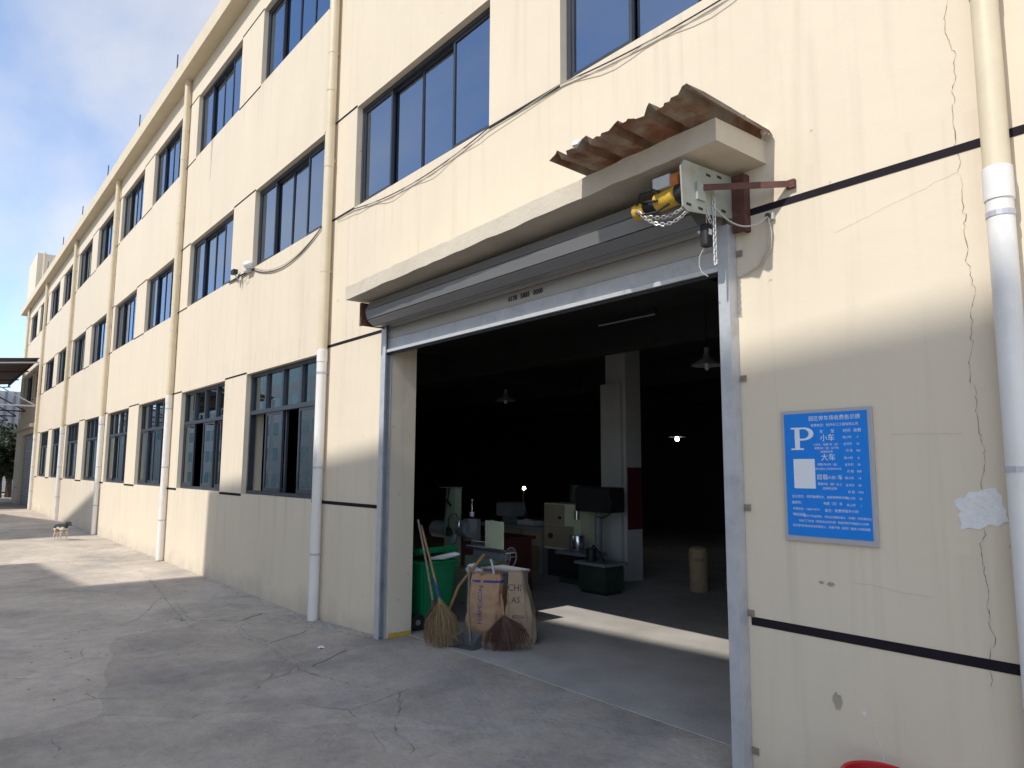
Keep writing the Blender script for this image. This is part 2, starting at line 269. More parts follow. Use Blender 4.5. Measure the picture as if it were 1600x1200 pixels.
def obj(name, bm, m, parent=None, smooth=False, recalc=True):
    if recalc: bmesh.ops.recalc_face_normals(bm, faces=bm.faces[:])
    lo = Vector([min(v.co[i] for v in bm.verts) for i in range(3)]); hi = Vector([max(v.co[i] for v in bm.verts) for i in range(3)])
    org = Vector(((lo.x + hi.x) / 2, (lo.y + hi.y) / 2, lo.z))
    for v in bm.verts: v.co -= org
    if smooth:
        for f in bm.faces: f.smooth = True
        for e in bm.edges:
            if len(e.link_faces) == 2 and e.calc_face_angle(0) > 0.7: e.smooth = False
    me = bpy.data.meshes.new(name); bm.to_mesh(me); bm.free()
    return link(name, me, m, parent, org)
def tag(o, label=None, cat=None, group=None, kind=None):
    if label: o['label'] = label
    if cat: o['category'] = cat
    if group: o['group'] = group
    if kind: o['kind'] = kind
    return o
def empty(name, loc, label, cat, group=None):
    o = bpy.data.objects.new(name, None); COL.objects.link(o); o.location = loc; o.empty_display_size = 0.2
    WL[o] = Vector(loc); return tag(o, label, cat, group)
def text_bm(items, place, bold=0.0):
    # items: (string, u, v, size, align); place(u, v) -> xyz of a point of the flat print
    bm = bmesh.new()
    for s, u, v, size, al in items:
        cu = bpy.data.curves.new('t', 'FONT'); cu.body = s; cu.size = size; cu.align_x = al; cu.resolution_u = 2; cu.fill_mode = 'FRONT'; cu.offset = bold
        o = bpy.data.objects.new('t', cu); COL.objects.link(o)
        bpy.context.view_layer.update()
        me = bpy.data.meshes.new_from_object(o.evaluated_get(bpy.context.evaluated_depsgraph_get()))
        vs_ = [bm.verts.new(place(u + q.co.x, v + q.co.y)) for q in me.vertices]
        for p in me.polygons:
            try: bm.faces.new([vs_[i] for i in p.vertices])
            except ValueError: pass
        bpy.data.objects.remove(o); bpy.data.curves.remove(cu); bpy.data.meshes.remove(me)
    return bm
def sm(a, b, t):
    t = max(0, min(1, (t - a) / (b - a))); return t * t * (3 - 2 * t)

# ------------------------------------------------------------------ ground
def gz(x, y):
    if y > 0.325: return -0.12
    z = 0.095 * sm(-10.2, -7.6, x) * sm(-2.6, 0.0, y) + 0.01 * math.sin(x * 1.3 + 0.5) * math.sin(y * 1.7) * sm(0.1, -0.8, y)
    return z
xs = [-400, -250, -160, -110, -80, -60] + [-50 + 0.5 * i for i in range(0, 121)] + [14, 20, 40, 90, 200, 400]
ys = [-400, -220, -120, -70, -45, -30, -20, -15] + [-12 + 0.4 * i for i in range(0, 30)] + [0.0, 0.16, 0.32, 0.34, 0.6, 20, 60, 140, 400]
bm = bmesh.new(); G = [[bm.verts.new((x, y, gz(x, y))) for x in xs] for y in ys]
for j in range(len(ys) - 1):
    for i in range(len(xs) - 1): bm.faces.new((G[j][i], G[j][i + 1], G[j + 1][i + 1], G[j + 1][i]))
GR = tag(obj('ground', bm, GROUND, smooth=True), 'cracked grey concrete yard in front of the cream building', kind='structure')
CRK = [[(-15.17, -0.93), (-13.14, -1.16), (-11.87, -1.34), (-10.71, -1.48), (-10.13, -1.51), (-9.77, -1.41), (-9.32, -1.34), (-9.24, -1.18)],
 [(-10.2, -0.82), (-9.82, -0.73), (-10.24, -0.39), (-10.25, -0.18), (-10.09, -0.12), (-9.84, -0.09)],
 [(-10.2, -0.82), (-9.74, -1.08), (-9.24, -1.18), (-8.62, -1.13), (-7.74, -1.26), (-7.13, -1.27), (-6.73, -1.18), (-6.28, -1.06), (-6.14, -0.95), (-5.93, -0.91), (-5.93, -0.8)],
 [(-5.93, -0.91), (-5.52, -1.16), (-5.23, -1.37), (-5.06, -1.41), (-4.89, -1.44), (-4.67, -1.51)],
 [(-10.7, -3.17), (-11.02, -2.71), (-10.93, -2.29), (-11.28, -1.94), (-13.14, -1.16)],
 [(-6.66, -2.5), (-6.73, -2.32), (-6.8, -2.13), (-6.94, -1.86), (-7.74, -1.26)], [(-6.89, -3.49), (-6.55, -3.49), (-6.29, -3.54)],
 [(-10.25, -0.18), (-9.14, -0.31), (-8.4, -0.22), (-7.81, -0.1), (-7.5, 0.0)], [(-9.03, -3.67), (-8.74, -3.38), (-8.72, -3.1), (-8.29, -2.95)]]
GCR = mat('ground_crack', (0.24, 0.215, 0.19), 0.95, var=0.35, scale=20)
SLABM = GROUND
rk = random.Random(17)
for ln in CRK:
    pts = []
    for (ax, ay), (bx_, by_) in zip(ln, ln[1:]):
        d_ = math.hypot(bx_ - ax, by_ - ay); n_ = max(2, int(d_ / 0.05))
        for k in range(n_): pts.append((ax + (bx_ - ax) * k / n_ + rk.gauss(0, .012), ay + (by_ - ay) * k / n_ + rk.gauss(0, .012)))
    if len(pts) < 4: continue
    bm = bmesh.new(); pr_ = []
    for i, (px_, py_) in enumerate(pts):
        q0 = pts[max(0, i - 1)]; q1 = pts[min(len(pts) - 1, i + 1)]; dx_, dy_ = q1[0] - q0[0], q1[1] - q0[1]; l_ = math.hypot(dx_, dy_) or 1; w_ = max(.0008, rk.gauss(.0028, .0028)) * (0.25 if rk.random() < .2 else 1)
        zz_ = gz(px_, min(py_, .3)) + .0035; pr_.append((bm.verts.new((px_ - dy_ / l_ * w_, py_ + dx_ / l_ * w_, zz_)), bm.verts.new((px_ + dy_ / l_ * w_, py_ - dx_ / l_ * w_, zz_))))
    for a, b in zip(pr_, pr_[1:]): bm.faces.new((a[0], a[1], b[1], b[0]))
    obj('crack', bm, GCR, GR)
def slab(poly, h_):
    pts = []
    for (ax, ay), (bx_, by_) in zip(poly, poly[1:] + poly[:1]):
        n_ = max(2, int(math.hypot(bx_ - ax, by_ - ay) / 0.08))
        for k in range(n_): pts.append((ax + (bx_ - ax) * k / n_ + rk.gauss(0, .012), ay + (by_ - ay) * k / n_ + rk.gauss(0, .012)))
    bm = bmesh.new(); top = [bm.verts.new((x_, y_, gz(x_, y_) + h_)) for x_, y_ in pts]; bot = [bm.verts.new((x_, y_, gz(x_, y_) - .02)) for x_, y_ in pts]
    bm.faces.new(top)
    for i in range(len(pts)): bm.faces.new((top[i], bot[i], bot[(i + 1) % len(pts)], top[(i + 1) % len(pts)]))
    obj('concrete_patch', bm, SLABM, GR)
slab([(-10.15, -0.80), (-9.75, -1.02), (-9.22, -1.10), (-8.70, -1.05), (-8.9, -0.55), (-9.2, -0.38), (-9.75, -0.50)], .010)
slab([(-12.9, -1.05), (-11.9, -1.25), (-10.75, -1.38), (-10.3, -0.85), (-10.6, -0.45), (-12.2, -0.55)], .012)
slab([(-8.55, -1.02), (-7.75, -1.15), (-7.3, -1.15), (-7.6, -0.6), (-8.3, -0.45), (-8.75, -0.55)], .008)
tag(obj('workshop_floor', BX(-53.0, 5.5, 0.31, 16.0, -0.1, 0.0995), FLOOR), 'dark oil stained workshop floor behind the open doorway', kind='structure')

# ------------------------------------------------------------------ factory building
B = empty('factory_building', (-24, 0.2, 0), 'long cream rendered three storey factory with dark framed windows', 'building')
WIN = []   # (x0, x1, z0, z1, floor)
def bay(P): return [(P - 3.2, P - 0.2), (P - 7.4, P - 4.4)]
XG = []
for P in (-9.85, -18.2, -26.5, -34.8): XG += bay(P)
XU = [(-4.74, -1.70), (-8.98, -5.86)] + XG + bay(-43.1)
for a, b in XG: WIN.append((a, b, 1.65, 3.79, 0))
for a, b in XU: WIN.append((a, b, 5.76, 7.26, 1)); WIN.append((a, b, 9.35, 10.90, 2))
DOOR = (-7.80, -2.95, -0.3, 3.90); FARD = (-50.4, -44.8, -0.3, 3.9)
OPEN = [(a, b, c, d) for a, b, c, d, e in WIN] + [DOOR, FARD]
X0, X1, Z1, TH = -53.6, 6.0, 11.56, 0.35
def wall_mesh():
    xs_ = sorted({X0, X1} | {v for o in OPEN for v in o[:2]}); zs_ = sorted({-0.3, Z1} | {v for o in OPEN for v in o[2:]})
    bm = bmesh.new(); cache = {}
    def V(x, y, z):
        k = (round(x, 4), round(y, 4), round(z, 4))
        if k not in cache: cache[k] = bm.verts.new((x, y, z))
        return cache[k]
    def solid(i, j):
        if i < 0 or j < 0 or i >= len(xs_) - 1 or j >= len(zs_) - 1: return False
        cx, cz = (xs_[i] + xs_[i + 1]) / 2, (zs_[j] + zs_[j + 1]) / 2
        return not any(a < cx < b and c < cz < d for a, b, c, d in OPEN)
    for i in range(len(xs_) - 1):
        for j in range(len(zs_) - 1):
            if not solid(i, j): continue
            a, b, c, d = xs_[i], xs_[i + 1], zs_[j], zs_[j + 1]
            bm.faces.new((V(a, 0, c), V(b, 0, c), V(b, 0, d), V(a, 0, d)))
            bm.faces.new((V(b, TH, c), V(a, TH, c), V(a, TH, d), V(b, TH, d)))
            if not solid(i - 1, j): bm.faces.new((V(a, TH, c), V(a, 0, c), V(a, 0, d), V(a, TH, d)))
            if not solid(i + 1, j): bm.faces.new((V(b, 0, c), V(b, TH, c), V(b, TH, d), V(b, 0, d)))
            if not solid(i, j - 1): bm.faces.new((V(a, 0, c), V(a, TH, c), V(b, TH, c), V(b, 0, c)))
            if not solid(i, j + 1): bm.faces.new((V(a, 0, d), V(b, 0, d), V(b, TH, d), V(a, TH, d)))
    return bm
obj('wall', wall_mesh(), WALL, B, recalc=False)
# shell behind the facade: rear wall, ends, slabs, beams
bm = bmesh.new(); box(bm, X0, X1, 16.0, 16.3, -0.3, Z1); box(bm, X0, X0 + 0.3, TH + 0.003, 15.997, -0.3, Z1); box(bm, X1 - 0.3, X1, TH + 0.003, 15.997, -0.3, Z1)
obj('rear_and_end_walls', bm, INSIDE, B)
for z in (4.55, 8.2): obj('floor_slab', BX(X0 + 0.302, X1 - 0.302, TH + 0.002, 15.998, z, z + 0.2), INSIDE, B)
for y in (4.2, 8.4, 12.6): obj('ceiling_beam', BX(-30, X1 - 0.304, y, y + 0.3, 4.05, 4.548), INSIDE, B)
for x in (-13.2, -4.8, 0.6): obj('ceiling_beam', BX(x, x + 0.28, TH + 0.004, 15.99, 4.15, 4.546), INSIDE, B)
obj('roof_slab', BX(X0 - 0.3, X1 + 0.3, -0.30, 16.4, Z1 + 0.002, 11.95), SOFF, B)
# door head beam so the drum backs onto wall
# painted dark bands on the piers
def band(x0, x1, z, h=0.045): obj('painted_band', BX(x0, x1, -0.004, 0.02, z - h / 2, z + h / 2), BAND, B)
def piers(spans, a, b):
    cur = b; res = []
    for s0, s1 in sorted(spans, reverse=True):
        if s1 < cur: res.append((s1 + 0.004, cur))
        cur = min(cur, s0 - 0.004)
    if cur > a: res.append((a, cur))
    return res
for x0, x1 in piers(XG + [(-7.95, -2.88)], -43.1, -7.95)[:99]:
    if x1 <= -7.9: band(x0, x1, 1.63)
for x0, x1 in piers(XG, -43.1, -7.95): band(x0, x1, 3.86 if x1 > -10 else 3.815, 0.04 if x1 > -10 else 0.03)
band(-2.86, 6.0, 1.09, 0.055); band(-2.83, 6.0, 3.935, 0.05)
for x0, x1 in piers(XU, X0, 6.0):
    for z in (5.755, 7.275, 9.335, 10.915): band(x0, x1, z, 0.03)

# windows -----------------------------------------------------------
PM = {}
def pane_mesh(wd, h, key, m):
    k = (round(wd, 3), round(h, 3), key)
    if k not in PM:
        bm = bmesh.new(); box(bm, 0, wd, -0.003, 0.003, 0, h); bmesh.ops.recalc_face_normals(bm, faces=bm.faces[:])
        me = bpy.data.meshes.new('pane'); bm.to_mesh(me); bm.free(); me.materials.append(m); PM[k] = me
    return PM[k]
def sash_mesh(wd, h, key, t=0.045, d=0.035):
    k = ('s', round(wd, 3), round(h, 3), t)
    if k not in PM:
        bm = bmesh.new(); box(bm, 0, t, -d / 2, d / 2, 0, h); box(bm, wd - t, wd, -d / 2, d / 2, 0, h)
        box(bm, t, wd - t, -d / 2, d / 2, 0, t * 1.5); box(bm, t, wd - t, -d / 2, d / 2, h - t, h); bmesh.ops.recalc_face_normals(bm, faces=bm.faces[:])
        me = bpy.data.meshes.new('sash'); bm.to_mesh(me); bm.free(); me.materials.append(FRAME); PM[k] = me
    return PM[k]
YF = 0.135
WF = {}
def frame_mesh(wd, h, kind):
    k = (round(wd, 3), round(h, 3), kind)
    if k in WF: return WF[k]
    bm = bmesh.new(); t = 0.06; d = 0.05
    box(bm, 0.003, t, -d, d, 0.003, h - 0.003); box(bm, wd - t, wd - 0.003, -d, d, 0.003, h - 0.003)
    box(bm, t, wd - t, -d, d, 0.003, t); box(bm, t, wd - t, -d, d, h - t, h - 0.003)
    if kind == 0:
        zt = h * 0.655
        box(bm, t, wd - t, -d * 1.1, d, zt, zt + 0.07)
        for q in (1, 2, 3): box(bm, wd * q / 4 - 0.03, wd * q / 4 + 0.03, -d, d, zt + 0.07, h - t)
    bmesh.ops.recalc_face_normals(bm, faces=bm.faces[:])
    me = bpy.data.meshes.new('window'); bm.to_mesh(me); bm.free(); me.materials.append(FRAME); WF[k] = me; return me
for wi, (a, b, c, d, fl) in enumerate(WIN):
    wd, h = b - a, d - c
    wo = link('window', frame_mesh(wd, h, fl), None, B, (a, YF, c))
    jit = random.Random(wi)
    if fl == 0:
        zt = h * 0.655; t = 0.06
        for q in range(4):
            x0 = (t if q == 0 else wd * q / 4 + 0.03); x1 = (wd - t if q == 3 else wd * (q + 1) / 4 - 0.03)
            link('transom_pane', pane_mesh(x1 - x0, h - t - zt - 0.07, 'g', GLASSG), None, wo, (a + x0, YF, c + zt + 0.07))
        sw = (wd - 2 * t) / 4 + 0.03
        if a > -13.2: cols = [(-0.0, 1), (0.98, 0), (1.04, 1), (wd - t - sw - t, 0)]; cols = [(0.80, 1), (0.72, 0), (wd - 2 * t - sw - 0.06, 1), (wd - 2 * t - sw, 0)]
        elif a > -17.3: cols = [(0.0, 0), (1.28, 1), (1.36, 0), (wd - 2 * t - sw, 1)]
        else: cols = [(0.0, 0), (sw - 0.06, 1), (2 * sw - 0.12, 0), (wd - 2 * t - sw, 1)]
        for sx, tr in cols:
            so_ = link('sash', sash_mesh(sw, zt - t - 0.004, 'l'), None, wo, (a + t + sx, YF - 0.022 + tr * 0.042, c + t + 0.002))
            link('pane', pane_mesh(sw - 0.09, zt - t - 0.12, 'g', GLASSG), None, so_, (a + t + sx + 0.045, YF - 0.022 + tr * 0.042, c + t + 0.07))
    else:
        t = 0.06; sw = (wd - 2 * t) / 4 + 0.03; hh = h - 2 * t - 0.004
        offs = [0, sw - 0.05, 2 * sw - 0.09, wd - 2 * t - sw]
        for q in range(4):
            yy = YF - 0.022 + (q in (1, 2)) * 0.042 - 0.0
            so_ = link('sash', sash_mesh(sw, hh, 'u', 0.035), None, wo, (a + t + offs[q], yy, c + t + 0.002))
            po = link('pane', pane_mesh(sw - 0.07, hh - 0.088, 'b', GLASS), None, so_, (a + t + offs[q] + 0.035, yy, c + t + 0.0545))
            po.rotation_euler = (math.radians(jit.uniform(-0.25, 0.25)), 0, math.radians(jit.uniform(-0.35, 0.35)))

# downpipes ---------------------------------------------------------
def downpipe(x, split, top=Z1, r=0.07, y=-0.095, z0=0.02, joints=()):
    p = obj('downpipe', TB([(x, y, split), (x, y, top)], r, 16), PIPEC, B, smooth=True)
    obj('lower_section', TB([(x, y, z0), (x, y, split - 0.002)], r * 0.99, 16), PIPEW, p, smooth=True)
    obj('joint_collar', TB([(x, y, split - 0.16), (x, y, split - 0.155), (x, y, split + 0.02), (x, y, split + 0.025)], [r, r * 1.09, r * 1.09, r], 16), PIPEW, p, smooth=True)
    for z in joints:
        m_ = PIPEC if z > split else PIPEW
        obj('joint_collar', TB([(x, y, z), (x, y, z + 0.12)], r * 1.07, 16), m_, p, smooth=True)
    for z in [q + 0.35 for q in (0.55, 1.75, 3.1, 4.6, 6.3, 8.0, 9.9)]:
        if z > top: continue
        c = bmesh.new(); tube(c, [(x, y, z), (x, y, z + 0.03)], r * 1.05, 16); box(c, x - 0.02, x + 0.02, y + r * 0.9, -0.001, z, z + 0.03)
        obj('pipe_clip', c, PIPEC if z > split else STEEL, p)
downpipe(-9.655, 3.78, joints=(6.55, 7.75, 9.6)); downpipe(-17.95, 3.75, joints=(5.3, 7.9, 9.5)); downpipe(-26.0, 3.7, joints=(6.6, 9.0))
downpipe(-34.3, 3.7, joints=(6.0, 9.0)); downpipe(-43.3, 3.7, joints=(6.0,)); downpipe(-51.3, 7.8, z0=4.9, joints=(9.0,))
downpipe(-1.215, 3.70, r=0.066, joints=(4.72,))
for x in (-14.6, -18.4, -22.4, -27.0, -32.0, -37.0, -42.0): obj('lightning_rod', TB([(x, -0.27, 11.94), (x, -0.27, 12.38)], 0.016, 6), CABLE, B)
# roof stair tower and canopy
tw = bmesh.new(); box(tw, -55.2, -50.9, 0.05, 5.0, 11.952, 15.0); obj('stair_tower', tw, WALL, B)
obj('tower_pipe', TB([(-50.82, 0.4, 11.96), (-50.82, 0.4, 15.05), (-50.95, 0.4, 15.1)], 0.06, 8), PIPEC, B, smooth=True)
bm = bmesh.new()   # concrete slab over the door, a touch lower at its far end
cx = [(-7.93, 4.145, 4.30), (-2.62, 4.245, 4.405)]
vv = [bm.verts.new((x, y, z)) for x, zl, zh in cx for (y, z) in ((-0.60, zl), (-0.001, zl + 0.005), (-0.001, zh + 0.01), (-0.60, zh))]
for f in ((0, 1, 2, 3), (7, 6, 5, 4), (0, 4, 5, 1), (3, 2, 6, 7), (0, 3, 7, 4), (1, 5, 6, 2)): bm.faces.new([vv[i] for i in f])
bmesh.ops.subdivide_edges(bm, edges=[e for e in bm.edges if e.calc_length() > 3], cuts=40)
for v in bm.verts:
    if v.co.y < -0.5: v.co.z += random.uniform(-0.006, 0.006); v.co.y += random.uniform(-0.004, 0.004)
obj('door_canopy', bm, CONC, B)
# interior column
obj('column', BX(-9.46, -8.96, 5.6, 6.02, 0.100, 4.5), COLW, B)
obj('column_casing', BX(-9.52, -9.02, 5.52, 5.597, 0.100, 3.72), COLW, B)
# wall marks
def ribbon(pts, wd, y=-0.0025):
    bm = bmesh.new(); L_ = [bm.verts.new((x - q / 2, y, z)) for (x, z), q in zip(pts, wd)]; R_ = [bm.verts.new((x + q / 2, y, z)) for (x, z), q in zip(pts, wd)]
    for i in range(len(pts) - 1): bm.faces.new((L_[i], R_[i], R_[i + 1], L_[i + 1]))
    return bm
rc = random.Random(3); cp = []; z = 5.3; x = -1.435
while z > 0.95:
    cp.append((x + rc.gauss(0, 0.0035), z)); st_ = rc.choice((0.008, 0.012, 0.02, 0.035)); z -= st_; x += rc.gauss(0, 0.0045) + (-1.43 - x) * 0.06 + (rc.uniform(-.014, .014) if rc.random() < .12 else 0)
obj('wall_crack', ribbon(cp, [max(0.0006, rc.gauss(0.0018, 0.0012)) for _ in cp]), CRACK, B)
for hx0, hz0, n_, dx_, dz_ in ((-1.44, 3.80, 26, -0.032, -0.006), (-2.2, 2.02, 0, 0, 0), (-1.5, 2.31, 14, -0.03, 0.001), (-1.7, 1.40, 16, -0.035, 0.0015)):
    if not n_: continue
    bm = bmesh.new(); zc = hz0; xc = hx0; rows_ = []
    for k in range(n_):
        rows_.append((bm.verts.new((xc, -0.0022, zc - 0.0005)), bm.verts.new((xc, -0.0022, zc + 0.0005 + 0.0005 * rc.random())))); xc += dx_ * rc.uniform(.4, 1.4); zc += dz_ + rc.gauss(0, .003)
    for a, b in zip(rows_, rows_[1:]): bm.faces.new((a[0], b[0], b[1], a[1]))
    obj('hairline_crack', bm, SMEAR, B)
def blob(cx_, cz_, rx, rz, n=22, jag=0.35, y=-0.003, seed=1):
    r_ = random.Random(seed); bm = bmesh.new()
    vs_ = [bm.verts.new((cx_ + rx * math.cos(t) * (1 - r_.random() * jag), y, cz_ + rz * math.sin(t) * (1 - r_.random() * jag))) for t in [2 * math.pi * k / n for k in range(n)]]
    bm.faces.new(vs_); return bm
pp = [(-1.569, 1.939), (-1.53, 1.962), (-1.52, 1.953), (-1.486, 1.993), (-1.45, 1.990), (-1.42, 2.006), (-1.363, 2.017), (-1.345, 1.985), (-1.333, 1.974), (-1.335, 1.93), (-1.317, 1.90), (-1.322, 1.87), (-1.307, 1.842), (-1.335, 1.835), (-1.361, 1.812), (-1.40, 1.822), (-1.452, 1.790), (-1.50, 1.798), (-1.546, 1.783), (-1.535, 1.82), (-1.551, 1.862), (-1.535, 1.885), (-1.56, 1.915)]
bm = prism(bmesh.new(), pp, lambda a, b, d: (a, d, b), -0.004, -0.0005); obj('plaster_patch', bm, PATCH, B)
for a in ((-2.353, 1.404, 0.028, 0.012, 2), (-2.295, 1.40, 0.035, 0.017, 3), (-2.285, 0.70, 0.035, 0.07, 4)): obj('scuff_mark', blob(*a[:4], 14, 0.5, seed=a[4]), SMEAR, B)
obj('paint_drip', ribbon([(-2.09, 0.63), (-2.07, 0.60), (-2.065, 0.57), (-2.04, 0.53), (-2.03, 0.49), (-2.02, 0.42)], [0.004, 0.006, 0.003, 0.008, 0.004, 0.008]), PATCH, B)
obj('paint_drip', blob(-2.125, 0.675, 0.015, 0.022, 9, 0.6, seed=8), PATCH, B)
obj('yellow_paint_mark', BX(-7.797, -7.792, 0.03, 0.345, 0.0, 0.145), YPAINT, B)
obj('drip_stain', ribbon([(-16.0, 9.33), (-16.02, 9.1), (-16.01, 8.8), (-16.03, 8.4)], [0.16, 0.10, 0.05, 0.015]), mat('drip_grey', (0.50, 0.44, 0.36), 0.9), B)

# ------------------------------------------------------------------ roller shutter
R = empty('roller_shutter', (-5.37, -0.1, 0.1), 'steel roller shutter rolled up above the workshop doorway', 'roller shutter')
def roll(x0, x1, cy, cz, r, nf=9):
    prof = []
    for k in range(nf):
        t0 = 2 * math.pi * (k + 0.06) / nf + 0.25; t1 = 2 * math.pi * (k + 0.94) / nf + 0.25; tm = 2 * math.pi * (k + 1) / nf + 0.25
        prof += [(cy + r * math.cos(t0), cz + r * math.sin(t0)), (cy + r * math.cos(t1), cz + r * math.sin(t1)), (cy + (r - 0.016) * math.cos(tm), cz + (r - 0.016) * math.sin(tm))]
    return prism(bmesh.new(), prof, lambda a, b, d: (d, a, b), x0, x1)
DY, DZ, DR = -0.24, 3.995, 0.168
obj('rolled_curtain', roll(-7.78, -3.0, DY, DZ, DR), ROLLM, R)
slz = [(3.70, 3.845), (3.845, 3.99)]
def slat(x0, x1, z0, z1, y):
    n = 6; prof = [(y - 0.012 * math.sin(math.pi * k / n), z0 + 0.012 + (z1 - z0 - 0.014) * k / n) for k in range(n + 1)]
    prof = [(y + 0.006, z0 + 0.004), (y - 0.004, z0 + 0.004)] + prof + [(y + 0.006, z1 - 0.002)]
    return prism(bmesh.new(), prof, lambda a, b, d: (d, a, b), x0, x1)
for z0, z1 in slz: obj('slat', slat(-7.84, -2.96, z0, z1, -0.045), SLAT, R)
obj('bottom_slat', BX(-7.84, -2.96, -0.06, -0.035, 3.575, 3.702, bevel=0.004), STEEL, R)
obj('bottom_bar', BX(-7.84, -2.96, -0.085, -0.02, 3.535, 3.572, bevel=0.004), ALU, R)
obj('bottom_rubber', BX(-7.83, -2.97, -0.06, -0.03, 3.51, 3.533), BLACK, R)
def rail(x0, x1):
    bm = bmesh.new(); box(bm, x0, x1, -0.105, -0.092, 0.09, 3.86); box(bm, x0, x1, -0.022, -0.006, 0.09, 3.86)
    s = (x0 if x0 < -5 else x1 - 0.012); box(bm, s, s + 0.012, -0.0915, -0.0225, 0.09, 3.86); return bm
obj('guide_rail', rail(-7.91, -7.80), STEEL, R)
gr = obj('guide_rail', rail(-2.975, -2.885), STEEL, R)
for z in (3.653, 2.746, 1.847, 1.139, 0.25):
    bm = bmesh.new(); box(bm, -2.884, -2.835, -0.012, -0.004, z - 0.022, z + 0.022); tube(bm, [(-2.858, -0.012, z), (-2.858, -0.022, z)], 0.009, 8)
    obj('fixing_clip', bm, CLIPM, gr)
# end plates, channel, motor, brace
PX = -2.875
bm = bmesh.new(); prism(bm, [(-0.655, 4.135), (-0.62, 4.19), (-0.04, 4.215), (-0.04, 3.905), (-0.60, 3.835), (-0.64, 3.86)], lambda a, b, d: (d, a, b), PX, PX + 0.012)
pl_ = obj('end_plate', bm, PLATE, R)
for y, z in ((-0.35, 4.15), (-0.22, 4.17), (-0.58, 3.885), (-0.18, 3.93), (-0.45, 3.885)): obj('slot', BX(PX + 0.0125, PX + 0.0145, y - 0.025, y + 0.025, z - 0.009, z + 0.009), BLACK, pl_)
obj('shaft_bracket', BX(PX + 0.0126, PX + 0.03, -0.50, -0.41, 3.94, 4.06), PLATE, pl_)
bm = bmesh.new(); prism(bm, [(-2.86, -0.075), (-2.76, -0.075), (-2.76, -0.002), (-2.79, -0.002), (-2.79, -0.05), (-2.86, -0.05)], lambda a, b, d: (a, b, d), 3.79, 4.21)
obj('mounting_channel', bm, RUST, R)
b0 = Vector((-2.83, -0.42, 4.035)); b1 = Vector((-2.43, -0.02, 4.04))
bm = bmesh.new(); dd = (b1 - b0).normalized(); sd = dd.cross(Vector((0, 0, 1)))
def bar(bm, p, q, wx, wz):
    p = Vector(p); q = Vector(q); d = (q - p).normalized(); s = d.cross(Vector((0, 0, 1))) if abs(d.z) < 0.95 else Vector((1, 0, 0)); s.normalize(); u = s.cross(d)
    vs_ = [bm.verts.new(e + s * a * wx / 2 + u * b * wz / 2) for e in (p, q) for a, b in ((-1, -1), (1, -1), (1, 1), (-1, 1))]
    for f in ((0, 3, 2, 1), (4, 5, 6, 7), (0, 1, 5, 4), (1, 2, 6, 5), (2, 3, 7, 6), (3, 0, 4, 7)): bm.faces.new([vs_[i] for i in f])
bar(bm, b0 - dd * 0.02, b1, 0.006, 0.045); bar(bm, b0 - dd * 0.02 + Vector((-.012, .012, .0215)), b1 + Vector((-.012, .012, .0215)), 0.03, 0.005); box(bm, -2.462, -2.405, -0.032, -0.004, 4.01, 4.068)
obj('brace', bm, RUST, R)
lp = bmesh.new(); box(lp, -7.865, -7.855, -0.42, -0.03, 3.84, 4.125); box(lp, -7.90, -7.866, -0.42, -0.395, 3.84, 4.125)
obj('end_plate', lp, RUST, R)
mo = obj('motor', TB([(-3.42, -0.47, 4.00), (-3.415, -0.47, 4.0), (-3.32, -0.47, 4.01)], [0.045, 0.062, 0.062], 16), YEL, R, smooth=True)
obj('motor_coupling', TB([(-3.32, -0.47, 4.01), (-3.22, -0.47, 4.02)], 0.050, 14), BLACK, mo, smooth=True)
obj('gear_housing', TB([(-3.22, -0.47, 4.02), (-3.21, -0.47, 4.02), (-3.03, -0.47, 4.03), (-3.02, -0.47, 4.03)], [0.05, 0.068, 0.068, 0.05], 16), YEL, mo, smooth=True)
obj('gear_flange', TB([(-3.02, -0.47, 4.03), (-2.88, -0.47, 4.035)], 0.075, 14), BLACK, mo, smooth=True)
obj('control_box', BX(-3.20, -3.05, -0.545, -0.40, 4.085, 4.175, bevel=0.006), GREYBOX, mo)
obj('chain_wheel_cover', TB([(-3.05, -0.47, 4.125), (-2.985, -0.47, 4.125)], 0.068, 14), ORG, mo, smooth=True)
obj('release_lever', TB([(-2.99, -0.50, 4.15), (-2.95, -0.52, 4.19), (-2.92, -0.52, 4.17)], 0.011, 6), CHROME, mo)
for pts in ([(-3.36, -0.535, 4.03), (-3.30, -0.56, 4.09), (-3.2, -0.55, 4.10), (-3.15, -0.53, 4.07)], [(-3.37, -0.53, 3.99), (-3.30, -0.57, 3.93), (-3.15, -0.57, 3.91), (-3.05, -0.55, 3.95)], [(-3.34, -0.52, 4.05), (-3.24, -0.55, 4.02), (-3.15, -0.55, 4.0)]):
    q = [Vector(p) for p in pts]; obj('motor_cable', TB(q, 0.009, 6), BLACK, mo)
